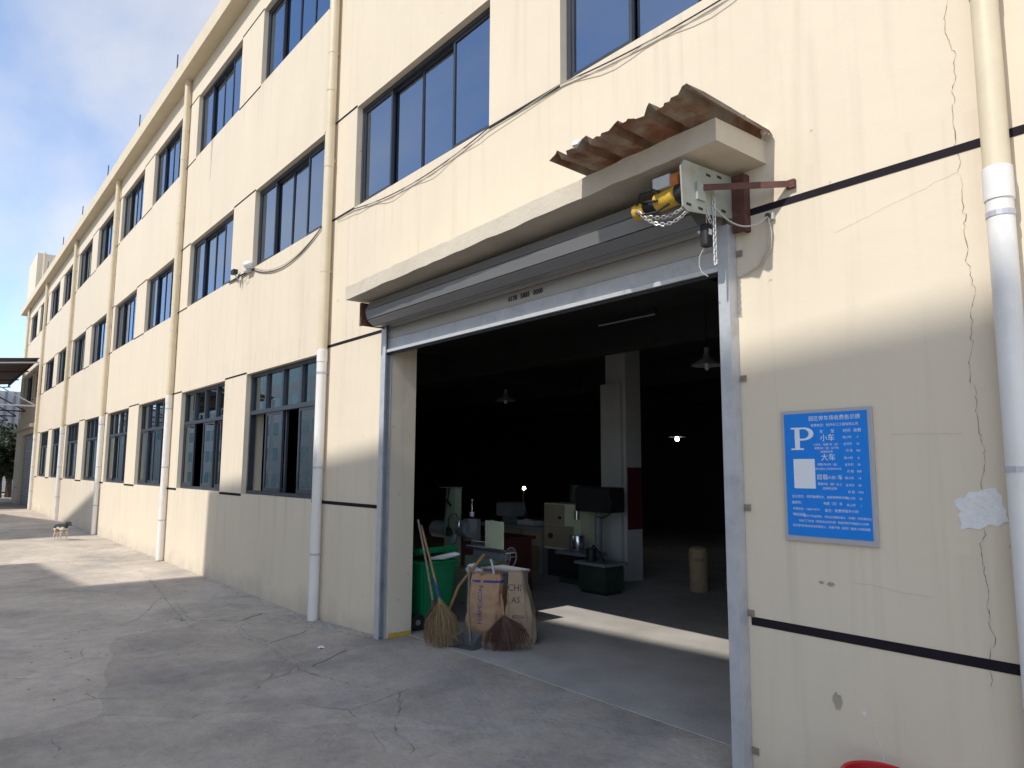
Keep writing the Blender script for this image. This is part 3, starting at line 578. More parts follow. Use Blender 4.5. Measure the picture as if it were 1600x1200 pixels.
def chain(path, wl=0.034, ww=0.0105, wr=0.0032):
    # links follow a polyline
    pts = [Vector(p) for p in path]; d = [0]
    for a, b in zip(pts, pts[1:]): d.append(d[-1] + (b - a).length)
    def at(s):
        for i in range(len(pts) - 1):
            if s <= d[i + 1]: return pts[i].lerp(pts[i + 1], (s - d[i]) / max(1e-6, d[i + 1] - d[i]))
        return pts[-1]
    bm = bmesh.new(); s = 0; k = 0; step = wl * 0.74
    while s + wl < d[-1]:
        a, b = at(s), at(s + wl); t = (b - a).normalized(); n_ = t.cross(Vector((0.3, 1, 0.2))).normalized(); v = (n_ if k % 2 else t.cross(n_)) ; c = (a + b) / 2
        ring = [c + t * (wl / 2) * math.cos(q) + v * ww * (1 if math.sin(q) > 0 else -1) * min(1, abs(math.sin(q)) * 1.6) for q in [2 * math.pi * j / 8 for j in range(8)]]
        ring.append(ring[0]); tube(bm, ring, wr, 4, cap=False); s += step; k += 1
    return bm
def sag(a, b, s, n=14):
    a = Vector(a); b = Vector(b); return [a.lerp(b, k / n) - Vector((0, 0, s * 4 * (k / n) * (1 - k / n))) for k in range(n + 1)]
CH = [sag((-2.845, -0.44, 4.045), (-3.34, -0.575, 3.98), 0.13), sag((-2.845, -0.43, 4.045), (-3.30, -0.58, 3.95), 0.17),
      [(-2.85, -0.31, 4.075), (-2.85, -0.31, 3.62), (-2.85, -0.305, 3.51)], [(-2.862, -0.295, 4.075), (-2.86, -0.30, 3.49)],
      sag((-2.90, -0.40, 4.06), (-2.87, -0.37, 3.93), 0.0), sag((-2.87, -0.39, 3.93), (-2.855, -0.33, 3.80), 0.02) ]
for c in CH: obj('hand_chain', chain(c), CHAIN, R)
# hanging remote box and its lead
hb = obj('hanging_control_box', BX(-2.965, -2.90, -0.33, -0.255, 3.66, 3.83, bevel=0.022), BLACK)
tag(hb, 'small black rounded box hanging on a wire below the shutter end plate', 'control box')
obj('label_plate', BX(-2.8995, -2.897, -0.31, -0.275, 3.745, 3.785), WHITE, hb)
obj('hanging_wire', TB([(-2.93, -0.29, 3.83), (-2.925, -0.30, 3.88), (-2.90, -0.31, 3.93)], 0.003, 5), CHAIN, hb)
obj('lead', TB([(-2.95, -0.30, 3.66), (-2.99, -0.30, 3.60), (-3.0, -0.29, 3.54), (-2.985, -0.28, 3.49), (-2.95, -0.26, 3.46)], 0.004, 5), CABLEW, hb)
obj('side_lug', BX(-2.985, -2.964, -0.32, -0.30, 3.765, 3.785), GREYBOX, hb)
# number stencilled on the shutter
for wd_, u0_ in (('0178', 0.0), ('5885', 0.18), ('0000', 0.36)):
    ph = text_bm([(wd_, u0_, 0, 0.066, 'LEFT')], lambda u, v: (-5.44 + u * 1.05, -0.060, 3.755 + v), bold=0.0035)
    obj('stencilled_number', ph, INK, R)

# ------------------------------------------------------------------ tin sheet and brick on the canopy
def tin(x0, x1, nr, yb, yf, z0b, z1b, rise, seed=1):
    r_ = random.Random(seed); prof = []; n = nr
    pitch = (x1 - x0) / n
    for k in range(n + 1):
        x = x0 + k * pitch
        prof += [(x - 0.05, 0), (x - 0.022, 0.055), (x + 0.022, 0.055), (x + 0.05, 0)]
        if k < n: prof += [(x + pitch * 0.35, 0.004), (x + pitch * 0.42, 0.012), (x + pitch * 0.55, 0.012), (x + pitch * 0.62, 0.004)]
    bm = bmesh.new(); rows = []; M_ = 6
    for j in range(M_ + 1):
        row = []
        for i, (x, hh) in enumerate(prof):
            t = j / M_; y = yb + (yf - yb) * t + (r_.uniform(-0.03, 0.02) if j == M_ else 0)
            u = (x - x0) / (x1 - x0)
            row.append(bm.verts.new((x - 0.0 * t, y, z0b + (z1b - z0b) * u + rise * t + hh + (r_.uniform(-0.012, 0.012) if j == M_ else r_.uniform(-.002, .002)))))
        rows.append(row)
    for a, b in zip(rows, rows[1:]):
        for i in range(len(prof) - 1): bm.faces.new((a[i], a[i + 1], b[i + 1], b[i]))
    g = bmesh.ops.solidify(bm, geom=bm.faces[:], thickness=0.004)
    return bm
ts = obj('tin_sheet', tin(-3.80, -2.60, 4, -0.02, -0.93, 4.40, 4.425, 0.02, 4), TIN)
tag(ts, 'old ribbed tin sheet with torn rusty edge resting on the canopy end', 'tin sheet')
bm = bmesh.new(); bmesh.ops.create_icosphere(bm, subdivisions=2, radius=0.06)
for v in bm.verts: v.co = Vector((v.co.x * 1.0, v.co.y * 0.75, v.co.z * 0.65)) * random.uniform(0.85, 1.12) + Vector((-2.68, -0.24, 4.525))
tag(obj('brick_piece', bm, BRICKM), 'broken pinkish brick weighing down the tin sheet', 'brick')
for x, y, sz, sd_ in ((-3.63, -0.88, 0.035, 5), (-2.625, -0.03, 0.04, 9)):
    r_ = random.Random(sd_); bm = bmesh.new(); bmesh.ops.create_icosphere(bm, subdivisions=1, radius=sz)
    for v in bm.verts: v.co = v.co * r_.uniform(0.75, 1.2) + Vector((x, y, 4.49 if x > -3 else 4.50))
    tag(obj('mortar_lump', bm, PATCH), 'pale lump of mortar caught on the torn edge of the tin sheet' if x < -3 else 'pale lump of mortar between the tin sheet and the wall', 'mortar')

# ------------------------------------------------------------------ parking sign
SX0, SX1, SZ0, SZ1, SY = -2.577, -1.980, 1.652, 2.495, -0.006
sg = empty('parking_sign', ((SX0 + SX1) / 2, SY, SZ0), 'blue and white parking charge notice board on the cream wall', 'sign')
obj('border', BX(SX0, SX1, SY - 0.012, SY, SZ0, SZ1, bevel=0.002), SILVER, sg)
BX0, BX1, BZ0, BZ1 = SX0 + 0.022, SX1 - 0.028, SZ0 + 0.034, SZ1 - 0.022
obj('panel', BX(BX0, BX1, SY - 0.0145, SY - 0.0122, BZ0, BZ1), BLUE, sg)
SW, SH = BX1 - BX0, BZ1 - BZ0
def sp(u, v): return (BX0 + u, SY - 0.0152, BZ1 - v)
def spt(u, v): return (BX0 + u, SY - 0.0152, BZ1 + v)
def T(s, u, v, h, al='CENTER'): return (s, u * SW, -v * SH, h * SH * 1.18, al)
lines = [T('园区停车场收费告示牌', .62, .062, .036), T('收费单位：杭州长江工程有限公司', .62, .112, .022),
 T('车', .465, .165, .026), T('型', .60, .165, .026), T('时间', .765, .165, .026), T('收费', .885, .165, .026),
 T('小车', .535, .228, .052), T('每小时', .765, .215, .020), T('5', .885, .215, .02),
 T('小轿车、载重1吨（含）', .52, .268, .018), T('载重2吨（含）以下的', .52, .297, .018), T('各种机动车', .52, .326, .018), T('全天价', .77, .268, .020), T('30', .885, .268, .02), T('月 租', .785, .320, .020), T('450', .885, .320, .02),
 T('大车', .535, .385, .052), T('每小时', .77, .378, .020), T('8', .885, .378, .02), T('载重2吨-5吨（含）', .53, .428, .018), T('超过5座以上的各种机动车', .53, .462, .016), T('全天价', .775, .43, .020), T('50', .885, .43, .02), T('月 租', .785, .482, .020), T('800', .885, .482, .02),
 T('超载', .455, .538, .040), T('（大型）', .565, .535, .024), T('车', .665, .538, .036), T('每小时', .77, .535, .020), T('15', .885, .535, .02), T('载重5吨（含）以上', .54, .585, .020), T('各种机动车', .54, .62, .020), T('全天价', .775, .59, .020), T('80', .885, .59, .02), T('月 租', .785, .643, .020), T('1500', .885, .643, .02),
 T('企业定价：政府备案', .235, .69, .022), T('叉车、装卸等特种车辆', .565, .69, .020), T('每小时', .775, .692, .020), T('20', .885, .692, .02),
 T('备案号：', .14, .74, .022), T('电瓶（货）车', .565, .74, .022), T('每小时', .775, .745, .020), T('1', .885, .745, .02),
 T('举报电话：13805740711', .245, .79, .019), T('备注：免费停放半小时', .66, .795, .023),
 T('特别提醒', .15, .838, .023), T('遵守下车请停车，停车必须缴车辆人（车辆）任务请车位', .60, .845, .0185), T('车进门门负责（驾驶员必须负责）驾驶货物不得超过15分钟', .55, .885, .0185), T('园区营地负数未支出车辆进入，驾驶不得（区网）擅进入内部道路', .52, .925, .0185)]
tag(obj('lettering', text_bm(lines, spt), WHITE, sg), kind='stuff')
def letterP():
    bm = bmesh.new(); u0, v0 = .085 * SW, .115 * SH; wv, hv = .285 * SW, .185 * SH
    def rect(a, b, c, d):
        vs_ = [bm.verts.new(sp(u0 + x * wv, v0 + y * hv)) for x, y in ((a, c), (b, c), (b, d), (a, d))]; bm.faces.new(vs_)
    rect(0, .56, 0, .07); rect(0.17, .39, .07, .93); rect(0, .56, .93, 1.0)
    n = 14; outp = [(.56 + .44 * math.sin(math.pi * k / n), .29 - .29 * math.cos(math.pi * k / n)) for k in range(n + 1)]
    inn = [(.56 + .23 * math.sin(math.pi * k / n), .29 - .21 * math.cos(math.pi * k / n)) for k in range(n + 1)]
    O = [bm.verts.new(sp(u0 + x * wv, v0 + y * hv)) for x, y in outp]; I = [bm.verts.new(sp(u0 + x * wv, v0 + y * hv)) for x, y in inn]
    for k in range(n): bm.faces.new((O[k], O[k + 1], I[k + 1], I[k]))
    rect(.39, .56, .50, .58); rect(.39, .5601, .0705, .08)
    return bm
obj('letter_p', letterP(), WHITE, sg)
obj('paper_label', BX(BX0 + .105 * SW, BX0 + .37 * SW, SY - 0.0155, SY - 0.0147, BZ1 - .615 * SH, BZ1 - .375 * SH), WHITE, sg)

# ------------------------------------------------------------------ cables and small wall fittings
def cable(pts, r, m, label, grp=None): return tag(obj('cable', TB(pts, r, 6), m, smooth=True), label, 'cable', grp)
c1 = [(-9.5, -0.02, 5.74), (-8.98, -0.02, 5.735)] + sag((-8.98, -0.02, 5.735), (-5.86, -0.02, 5.74), 0.13, 20)[1:] + sag((-5.86, -0.02, 5.74), (-4.7, -0.02, 5.75), 0.0, 2)[1:] + sag((-4.7, -0.02, 5.75), (-1.7, -0.02, 5.76), 0.10, 18)[1:] + [(1.0, -0.02, 5.76)]
cable(c1, 0.0065, CABLE, 'dark cable drooping below the two large windows above the door')
c2 = [Vector(p) + Vector((0, -0.006, -0.03 - 0.03 * math.sin(i))) for i, p in enumerate(c1)]
cable(c2, 0.004, CABLEW, 'pale thin cable slung just under the dark cable above the door')
cable([(-10.0, -0.02, 5.75)] + sag((-10.0, -0.02, 5.75), (-13.0, -0.02, 5.74), 0.30, 20)[1:], 0.009, CABLE, 'dark cable looping from the downpipe to the white wall camera')
cable(sag((-10.0, -0.02, 5.755), (-12.9, -0.02, 5.75), 0.27, 16), 0.005, CABLEW, 'pale cable looping beside the dark one to the wall camera')
cable([(-12.9, -0.015, 5.72), (-13.6, -0.02, 5.70), (-14.3, -0.02, 5.74)], 0.012, CABLE, 'short dark cable between the white wall camera and the next window')
wc = empty('security_camera', (-13.05, -0.01, 5.74), 'white dome camera on the wall at a window corner', 'camera')
obj('camera_base', BX(-13.20, -13.0, -0.11, -0.002, 5.70, 5.76, bevel=0.015), GREYBOX, wc)
bm = bmesh.new(); bmesh.ops.create_uvsphere(bm, u_segments=14, v_segments=10, radius=0.085)
for v in bm.verts: v.co = Vector((v.co.x * 1.25 - 12.98, v.co.y - 0.10, v.co.z * 0.8 + 5.80))
obj('camera_dome', bm, WHITE, wc, smooth=True)
obj('camera_cable', TB([(-13.1, -0.05, 5.70), (-13.15, -0.05, 5.60), (-13.3, -0.04, 5.55), (-13.35, -0.03, 5.62)], 0.006, 5), CABLEW, wc)
fl = empty('flood_lamp', (-13.72, -0.02, 5.74), 'small black flood lamp on a stub arm beside the wall camera', 'lamp')
obj('lamp_head', BX(-13.82, -13.66, -0.14, -0.05, 5.78, 5.87, bevel=0.01), BLACK, fl)
obj('lamp_arm', TB([(-13.72, -0.09, 5.79), (-13.70, -0.05, 5.70), (-13.66, -0.004, 5.66)], 0.012, 6), GREYBOX, fl)
obj('drip_loop', TB([(-13.55, -0.03, 5.70), (-13.5, -0.05, 5.62), (-13.52, -0.04, 5.48)], [0.02, 0.03, 0.004], 6), CABLEW, fl)
jb = obj('wall_socket', BX(-2.628, -2.568, -0.03, -0.002, 3.83, 3.89, bevel=0.006), CABLEW); tag(jb, 'small pale socket on the wall below the rusty brace', 'socket')
obj('plug', TB([(-2.60, -0.03, 3.86), (-2.60, -0.055, 3.855)], 0.018, 10), CABLE, jb)
cable([(-2.60, -0.05, 3.85)] + sag((-2.60, -0.05, 3.85), (-2.86, -0.28, 3.93), 0.10, 12)[1:], 0.006, CABLEW, 'grey lead hanging between the wall socket and the shutter plate')
for k, (dx, lab) in enumerate(((0.0, 'thin wire falling from the wall socket to the guide rail'), (0.03, 'second thin wire bowing out below the wall socket'))):
    cable([(-2.595, -0.05, 3.845), (-2.60 + dx * 0.5, -0.03, 3.74), (-2.63 + dx, -0.02, 3.63), (-2.70 + dx * 0.6, -0.015, 3.53), (-2.80, -0.012, 3.49), (-2.87, -0.012, 3.485)], 0.0045, CABLEW, lab)

# ------------------------------------------------------------------ awning bay at the far end
A = empty('awning', (-48.5, -3.5, 7.0), 'tin awning on a steel truss at the far end of the building', 'awning')
nx = 22
for k in range(nx):
    x0 = -59.0 + k * (15.4 / nx)
    bm = bmesh.new(); prism(bm, [(x0 + 0.002, 0), (x0 + 0.12, 0), (x0 + 0.16, 0.05), (x0 + 0.24, 0.05), (x0 + 0.28, 0), (x0 + 15.4 / nx - 0.002, 0), (x0 + 15.4 / nx - 0.002, 0.012), (x0 + 0.284, 0.012), (x0 + 0.244, 0.062), (x0 + 0.156, 0.062), (x0 + 0.116, 0.012), (x0 + 0.002, 0.012)], lambda a, b, d: (a, d, 7.68 + b + d * 0.10), -12.0, -0.13)
    obj('roof_sheet', bm, mat('awning_tin', (0.14, 0.11, 0.095), 0.7, 0.0, var=0.1) if k == 0 else MATS['awning_tin'], A)
for y in (-0.25, -2.5, -4.8, -7.2, -9.6, -11.8): obj('purlin', BX(-59.0, -43.65, y - 0.04, y + 0.04, 7.53 + y * 0.10, 7.655 + y * 0.10), RUST, A)
for x in (-43.75, -48.3, -53.4, -58.6):
    m_ = STEEL if x > -44 else RUST
    bm = bmesh.new(); bar(bm, (x, -0.14, 7.45), (x, -11.8, 6.28), 0.07, 0.07); obj('top_chord', bm, m_, A)
    bm = bmesh.new(); bar(bm, (x, -0.14, 5.2), (x, -11.8, 5.2), 0.07, 0.07); obj('bottom_chord', bm, m_, A)
    bm = bmesh.new(); bar(bm, (x, -0.16, 5.24), (x, -3.4, 7.05), 0.06, 0.06); obj('diagonal', bm, m_, A)
    bm = bmesh.new(); bar(bm, (x, -3.5, 7.05), (x, -6.9, 5.24), 0.06, 0.06); obj('diagonal', bm, m_, A)
    obj('post', BX(x - 0.06, x + 0.06, -12.0, -11.87, 0, 6.3), m_, A)
FS = empty('far_roller_door', (-47.6, 0.1, 0), 'closed grey roller door under the tin awning', 'roller door')
for k in range(26): obj('slat', slat(-50.38, -44.82, 0.0 + k * 0.15, 0.15 + k * 0.15, 0.16), GREYM, FS)
lg = obj('concrete_ledge', BX(-53.0, -43.6, -0.30, -0.002, 4.15, 4.32), CONC); lg.parent = B; lg.location = WL[lg] - WL[B]
# low neighbours and tree beyond the awning
NB = empty('neighbour_shed', (-80, 3, 0), 'low pale shed with upright cladding beyond the awning', 'shed')
obj('wall', BX(-90, -75, -2.4, 9, 0, 8.6), FARW, NB)
for k in range(18): obj('cladding_rib', BX(-74.997, -74.85, -2.4 + k * 0.62, -2.22 + k * 0.62, 4.8, 8.5), GREYM, NB)
def leaves(bm, c, rad, n, s, rnd):
    for _ in range(n):
        d = Vector((rnd.gauss(0, 1), rnd.gauss(0, 1), rnd.gauss(0, 1))).normalized() * rad * (rnd.random() ** 0.4); p = Vector(c) + Vector((d.x, d.y, d.z * 0.8))
        a = Vector((rnd.gauss(0, 1), rnd.gauss(0, 1), rnd.gauss(0, 1))).normalized(); b = a.cross(Vector((rnd.gauss(0, 1), rnd.gauss(0, 1), rnd.gauss(0, 1)))).normalized(); q = s * rnd.uniform(0.6, 1.3)
        bm.faces.new([bm.verts.new(p - a * q), bm.verts.new(p + b * q * 0.45), bm.verts.new(p + a * q), bm.verts.new(p - b * q * 0.45)])
def tree(x, y, h, r, label, seed):
    rnd = random.Random(seed); t = empty('tree', (x, y, 0), label, 'tree', None)
    bm = bmesh.new(); tube(bm, [(x, y, -0.05), (x + .1, y, h * .3), (x, y + .1, h * .55), (x + .1, y, h * .85)], [.22, .17, .12, .04], 8)
    for k in range(6):
        an = k * 1.05 + rnd.random(); z = h * rnd.uniform(.3, .6); tube(bm, [(x, y, z), (x + math.cos(an) * r * .5, y + math.sin(an) * r * .5, z + h * .15), (x + math.cos(an) * r * .8, y + math.sin(an) * r * .8, z + h * .2)], [.08, .05, .02], 6)
    obj('trunk', bm, BARK, t)
    bm = bmesh.new()
    for k in range(16):
        an = rnd.uniform(0, 6.28); q = r * rnd.uniform(0.1, .8); leaves(bm, (x + math.cos(an) * q, y + math.sin(an) * q, h * rnd.uniform(.32, .95)), r * .42, 260, .16, rnd)
    obj('crown', bm, LEAF, t, recalc=False)
tree(-63.5, 0.6, 5.4, 2.3, 'dark leafy tree standing just beyond the tin awning', 1)
tree(-69, 0.4, 5.0, 2.6, 'dark leafy tree further back behind the first tree', 2)
tree(-60.5, -0.2, 3.6, 1.7, 'low dark tree close to the building corner', 5)
FBk = empty('white_block', (-95, -8, 0), 'white low building far down the yard behind the trees', 'building')
obj('wall', BX(-102, -92, -20, 1.0, 0, 9.0), FARW, FBk)
for k in range(7): obj('window', BX(-91.98, -91.9, -18 + k * 2.6, -16.6 + k * 2.6, 5.4, 7.4), OPPG, FBk)

# ------------------------------------------------------------------ buildings across the yard (out of frame, they shade the yard and show in the panes)
OY = -18.0; SHX = -SUN_A * 18.0
def opp(name, x0, x1, zl, zr, label, depth=9, storeys=5, m=OPPW, pitch=3.0, ww=1.7):
    b = empty(name, ((x0 + x1) / 2, OY - depth / 2, 0), label, 'building')
    bm = bmesh.new(); prism(bm, [(x0, -0.2), (x1, -0.2), (x1, zr), (x0, zl)], lambda a, c, d: (a, d, c), OY - depth, OY); obj('wall', bm, m, b)
    n = max(1, int((x1 - x0) / pitch)); h = min(zl, zr) / storeys
    wm = pane_mesh(ww, h * 0.5, 'opp' + name + str(storeys), OPPG)
    for s in range(storeys):
        for k in range(n): link('window', wm, None, b, (x0 + (k + 0.5) * (x1 - x0) / n - ww / 2, OY + 0.006, s * h + h * 0.3))
ZW = lambda zwall: zwall + SUN_B * 18.0
opp('opposite_building', -14.9 + SHX, 1.4, ZW(1.72), ZW(1.72 + 0.098 * 15.2), 'tall plain block across the yard facing the workshop door')
opp('opposite_stair_block', -19.3 + SHX, -15.15 + SHX, ZW(-2.30 * SUN_B), ZW(-2.0 * SUN_B), 'narrow stair block beside the tall block across the yard', depth=6)
opp('opposite_hall', -40 + SHX, -25.9 + SHX, ZW(-1.5), ZW(1.55), 'sloping roofed hall across the yard near the awning', storeys=4, m=FARW)
opp('opposite_workshop', -98, -42, 10.5, 10.5, 'low white panelled workshop across the yard opposite the awning', storeys=5, m=FARW, pitch=2.0, ww=1.5)

# ------------------------------------------------------------------ things at the doorway
FZ = 0.1005
bn = empty('wheelie_bin', (-8.09, 0.78, FZ), 'green wheeled rubbish bin just inside the doorway', 'bin')
def taper(x0, x1, y0, y1, z0, z1, ins):
    bm = bmesh.new(); v = [bm.verts.new(p) for p in ((x0 + ins, y0 + ins, z0), (x1 - ins, y0 + ins, z0), (x1 - ins, y1 - ins, z0), (x0 + ins, y1 - ins, z0), (x0, y0, z1), (x1, y0, z1), (x1, y1, z1), (x0, y1, z1))]
    for f in ((0, 3, 2, 1), (4, 5, 6, 7), (0, 1, 5, 4), (1, 2, 6, 5), (2, 3, 7, 6), (3, 0, 4, 7)): bm.faces.new([v[i] for i in f])
    bmesh.ops.bevel(bm, geom=bm.edges[:], offset=0.025, segments=2, affect='EDGES'); return bm
obj('body', taper(-8.38, -7.85, 0.52, 1.05, FZ + 0.07, 0.93, 0.05), GREEN, bn, smooth=True)
obj('rim', BX(-8.40, -7.83, 0.50, 1.07, 0.895, 0.94, bevel=0.012), GREEN, bn)
bm = taper(-8.40, -7.83, 0.50, 1.07, 0.0, 0.07, -0.012)
bmesh.ops.rotate(bm, verts=bm.verts[:], cent=(-8.40, 0.8, 0), matrix=Matrix.Rotation(math.radians(-9), 3, 'Y'))
bmesh.ops.translate(bm, verts=bm.verts[:], vec=(0, 0, 0.955)); obj('lid', bm, GREEN, bn)
for x in (-8.32, -7.92):
    wh = obj('wheel', TB([(x - 0.035, 0.50, FZ + 0.10), (x + 0.035, 0.50, FZ + 0.10)], 0.10, 18), BLACK, bn, smooth=True)
    obj('hub', TB([(x + 0.03, 0.50, FZ + 0.10), (x + 0.042, 0.50, FZ + 0.10)], 0.035, 12), GREYM, wh)
bm = bmesh.new(); tube(bm, [(-7.92, 0.70, 0.965), (-7.72, 0.76, 1.0), (-7.54, 0.80, 1.045), (-7.46, 0.82, 1.055)], [0.02, 0.035, 0.03, 0.012], 8); tag(obj('white_roll', bm, GREYBOX), 'pale rolled wrapper sticking out under the bin lid', 'wrapper')
def straw(bm, top, base, w0, w1, n, rnd, th=0.0035):
    top = Vector(top); base = Vector(base); ax = (base - top).normalized(); sx = Vector((0.77, 0.63, 0)); sx = (sx - ax * sx.dot(ax)).normalized(); sy = ax.cross(sx)
    for _ in range(n):
        a = rnd.gauss(0, .45); b = rnd.gauss(0, .45); a = max(-1, min(1, a)); b = max(-1, min(1, b)); l = rnd.uniform(.66, 1.04)
        p0 = top + sx * a * w0 + sy * b * w0; p2 = top.lerp(base, l) + sx * a * w1 + sy * b * w1 * .5; p1 = p0.lerp(p2, .5) + sx * a * w1 * .22 + Vector((rnd.gauss(0, .014), rnd.gauss(0, .014), 0)); p2 += Vector((rnd.gauss(0, .018), rnd.gauss(0, .018), 0))
        p2.z = max(p2.z, FZ + 0.003); tube(bm, [p0, p1, p2], [th, th, th * .5], 3, cap=False)
rb = random.Random(11)
def broom(label, htop, hbot, hbase, w0, w1, sm_, hm, hr=0.014, n=420, grip=None):
    b = empty('broom', (hbase[0], hbase[1], FZ), label, 'broom')
    obj('handle', TB([htop, Vector(htop).lerp(Vector(hbot), .5) + Vector((.01, 0, 0)), hbot], hr, 8), hm, b, smooth=True)
    bm = bmesh.new(); straw(bm, hbot, hbase, w0, w1, n, rb); o = obj('bristles', bm, sm_, b, recalc=False); tag(o, kind='stuff')
    obj('binding', TB([Vector(hbot) + (Vector(htop) - Vector(hbot)) * -.04, hbot, Vector(hbot).lerp(Vector(htop), .06)], [w0 * 1.2, w0 * 1.1, hr * 1.2], 10), STRAWD if sm_ is STRAWD else STRAW, b)
    if grip: obj('grip_sleeve', TB([Vector(hbot).lerp(Vector(htop), .03), Vector(hbot).lerp(Vector(htop), .30)], hr * 1.25, 8), INKB, b)
broom('straw broom with blue sleeved handle leaning on the green bin', (-7.79, 0.46, 1.40), (-7.15, 0.34, 0.56), (-7.02, 0.30, FZ), 0.035, 0.20, STRAW, WOOD, n=520, grip=1)
broom('worn straw broom with grey handle behind the blue sleeved broom', (-7.80, 0.42, 1.47), (-7.32, 0.36, 0.50), (-7.22, 0.33, FZ), 0.035, 0.13, STRAWD, WOODG, n=320)
st = obj('wooden_stick', TB([(-7.42, 0.62, 0.35), (-7.30, 0.70, 0.70), (-7.08, 0.92, 1.08)], 0.017, 8), WOOD, smooth=True); tag(st, 'orange brown wooden stick slanting between the bin and the sacks', 'stick')
dp = empty('dustpan', (-6.80, 0.42, FZ), 'grey metal dustpan with an upright handle in the doorway', 'dustpan')
bm = bmesh.new(); v = [bm.verts.new(p) for p in ((-6.98, 0.36, FZ + .004), (-6.66, 0.44, FZ + .004), (-6.70, 0.60, FZ + .012), (-6.96, 0.54, FZ + .012), (-6.98, 0.37, FZ + .05), (-6.66, 0.45, FZ + .05), (-6.71, 0.61, FZ + .16), (-6.965, 0.55, FZ + .16))]
for f in ((0, 1, 2, 3), (1, 5, 6, 2), (2, 6, 7, 3), (3, 7, 4, 0)): bm.faces.new([v[i] for i in f])
bmesh.ops.solidify(bm, geom=bm.faces[:], thickness=0.005); obj('pan', bm, GREYM, dp)
obj('handle', TB([(-6.84, 0.545, FZ + .06), (-6.90, 0.56, 0.55), (-6.95, 0.60, 0.98)], [0.014, 0.011, 0.011], 8), WOODG, dp, smooth=True)
def sack(name, label, cx, cy, wd, dp_, h, lean, m, rz, seed, cat='sack', tap=0.10):
    rnd = random.Random(seed); e = empty(name, (cx, cy, FZ), label, cat)
    bm = bmesh.new(); rows = []; nz_, na = 44, 72
    ph_ = [rnd.uniform(0, 6) for _ in range(6)]
    for j in range(nz_ + 1):
        t = j / nz_; bul = 0.86 + 0.18 * math.sin(math.pi * min(1, t * 1.0 + .05)) - 0.10 * sm(.10, 0, t) ; flat = 1 - 0.68 * sm(.72, 1.0, t)
        row = []
        for k in range(na):
            a = 2 * math.pi * k / na; c, s = math.cos(a), math.sin(a); ex = 0.55
            x = math.copysign(abs(c) ** ex, c) * wd / 2 * bul * (1 - tap * t) ; y = math.copysign(abs(s) ** ex, s) * dp_ / 2 * bul * flat
            wv = 1 + .035 * math.sin(5 * a + ph_[0] + 6 * t) + .03 * math.sin(9 * a + ph_[1] - 9 * t) + .02 * math.sin(3 * a + 22 * t + ph_[2])
            cz_ = mnoise.fractal(Vector((c * 2.2 + seed, s * 2.2, t * 5.0)), 0.8, 2.1, 4); rd_ = 1 - abs(mnoise.noise(Vector((c * 1.8 + seed * 2, s * 1.8, t * 7 + seed)))) * 2; wv += .045 * cz_ + .05 * max(0, rd_ - .55)
            x *= wv; y *= wv; z = h * t + 0.05 * mnoise.noise(Vector((c * 3 + seed, s * 3, 0))) * sm(.85, 1, t)
            x += lean[0] * t * t; y += lean[1] * t * t
            X = cx + x * math.cos(rz) - y * math.sin(rz); Y = cy + x * math.sin(rz) + y * math.cos(rz); row.append(bm.verts.new((X, Y, FZ + z)))
        rows.append(row)
    for a, b in zip(rows, rows[1:]):
        for k in range(na): bm.faces.new((a[k], a[(k + 1) % na], b[(k + 1) % na], b[k]))
    bm.faces.new(rows[0][::-1]); bm.faces.new(rows[-1])
    o = obj('bag', bm, m, e, smooth=True)
    return e, o
def on_sack(items, cx, cy, dp_, rz, h0, lean, yoff, vertical=False):
    # text standing just off the front of a sack, following its lean
    def pl2(u, v):
        if vertical: u, v = -v, u
        t = (h0 + v) / 0.8; x = u; y = -dp_ / 2 * yoff; x += lean[0] * t * t; y += lean[1] * t * t - 0.35 * min(0, 0)
        return (cx + x * math.cos(rz) - y * math.sin(rz), cy + x * math.sin(rz) + y * math.cos(rz), FZ + h0 + v)
    return text_bm(items, pl2)
def project_front(o_sack, bm, off=0.004):
    # drop flat print onto the bag's real surface along the bag's facing direction
    from mathutils.bvhtree import BVHTree
    me = o_sack.data; org = WL[o_sack]; tree_ = BVHTree.FromPolygons([v.co + org for v in me.vertices], [p.vertices[:] for p in me.polygons])
    for v in bm.verts:
        hit = tree_.ray_cast(v.co + FACE * -1.0, FACE)
        if hit[0] is not None: v.co = hit[0] - FACE * off
    return bm
rzs = math.radians(38)
FACE = Vector((-math.sin(rzs), math.cos(rzs), 0))
s1, b1_ = sack('paper_sack', 'brown paper sack with blue stripe and crumpled silver top', -7.02, 0.92, 0.46, 0.34, 0.76, (0.0, 0.0), KRAFT, rzs, 3)
def flat_print(items, cx, cy, rz, z0, vertical=False):
    def f(u, v):
        if vertical: u, v = -v, u
        return (cx + u * math.cos(rz), cy + u * math.sin(rz), z0 + v)
    return text_bm(items, f)
bm = flat_print([('FORMOCON', 0.0, 0.0, 0.075, 'LEFT')], -7.02 - 0.02, 0.92, rzs, FZ + 0.20, True); obj('printed_word', project_front(b1_, bm), INKB, s1, recalc=False)
bm = bmesh.new()
for k in range(12):
    if k in (4,): continue
    a, b = -0.20 + k * 0.034, -0.20 + (k + 1) * 0.034
    q = [bm.verts.new((-7.02 + u * math.cos(rzs), 0.92 + u * math.sin(rzs), FZ + z)) for u, z in ((a, .665), (b, .665), (b, .69), (a, .69))]; bm.faces.new(q)
obj('blue_stripe', project_front(b1_, bm), INKB, s1, recalc=False)
FOIL = mat('silver_film', (0.62, 0.62, 0.64), 0.3, metal=0.4, var=0.2, scale=30, bump=0.8, bscale=45)
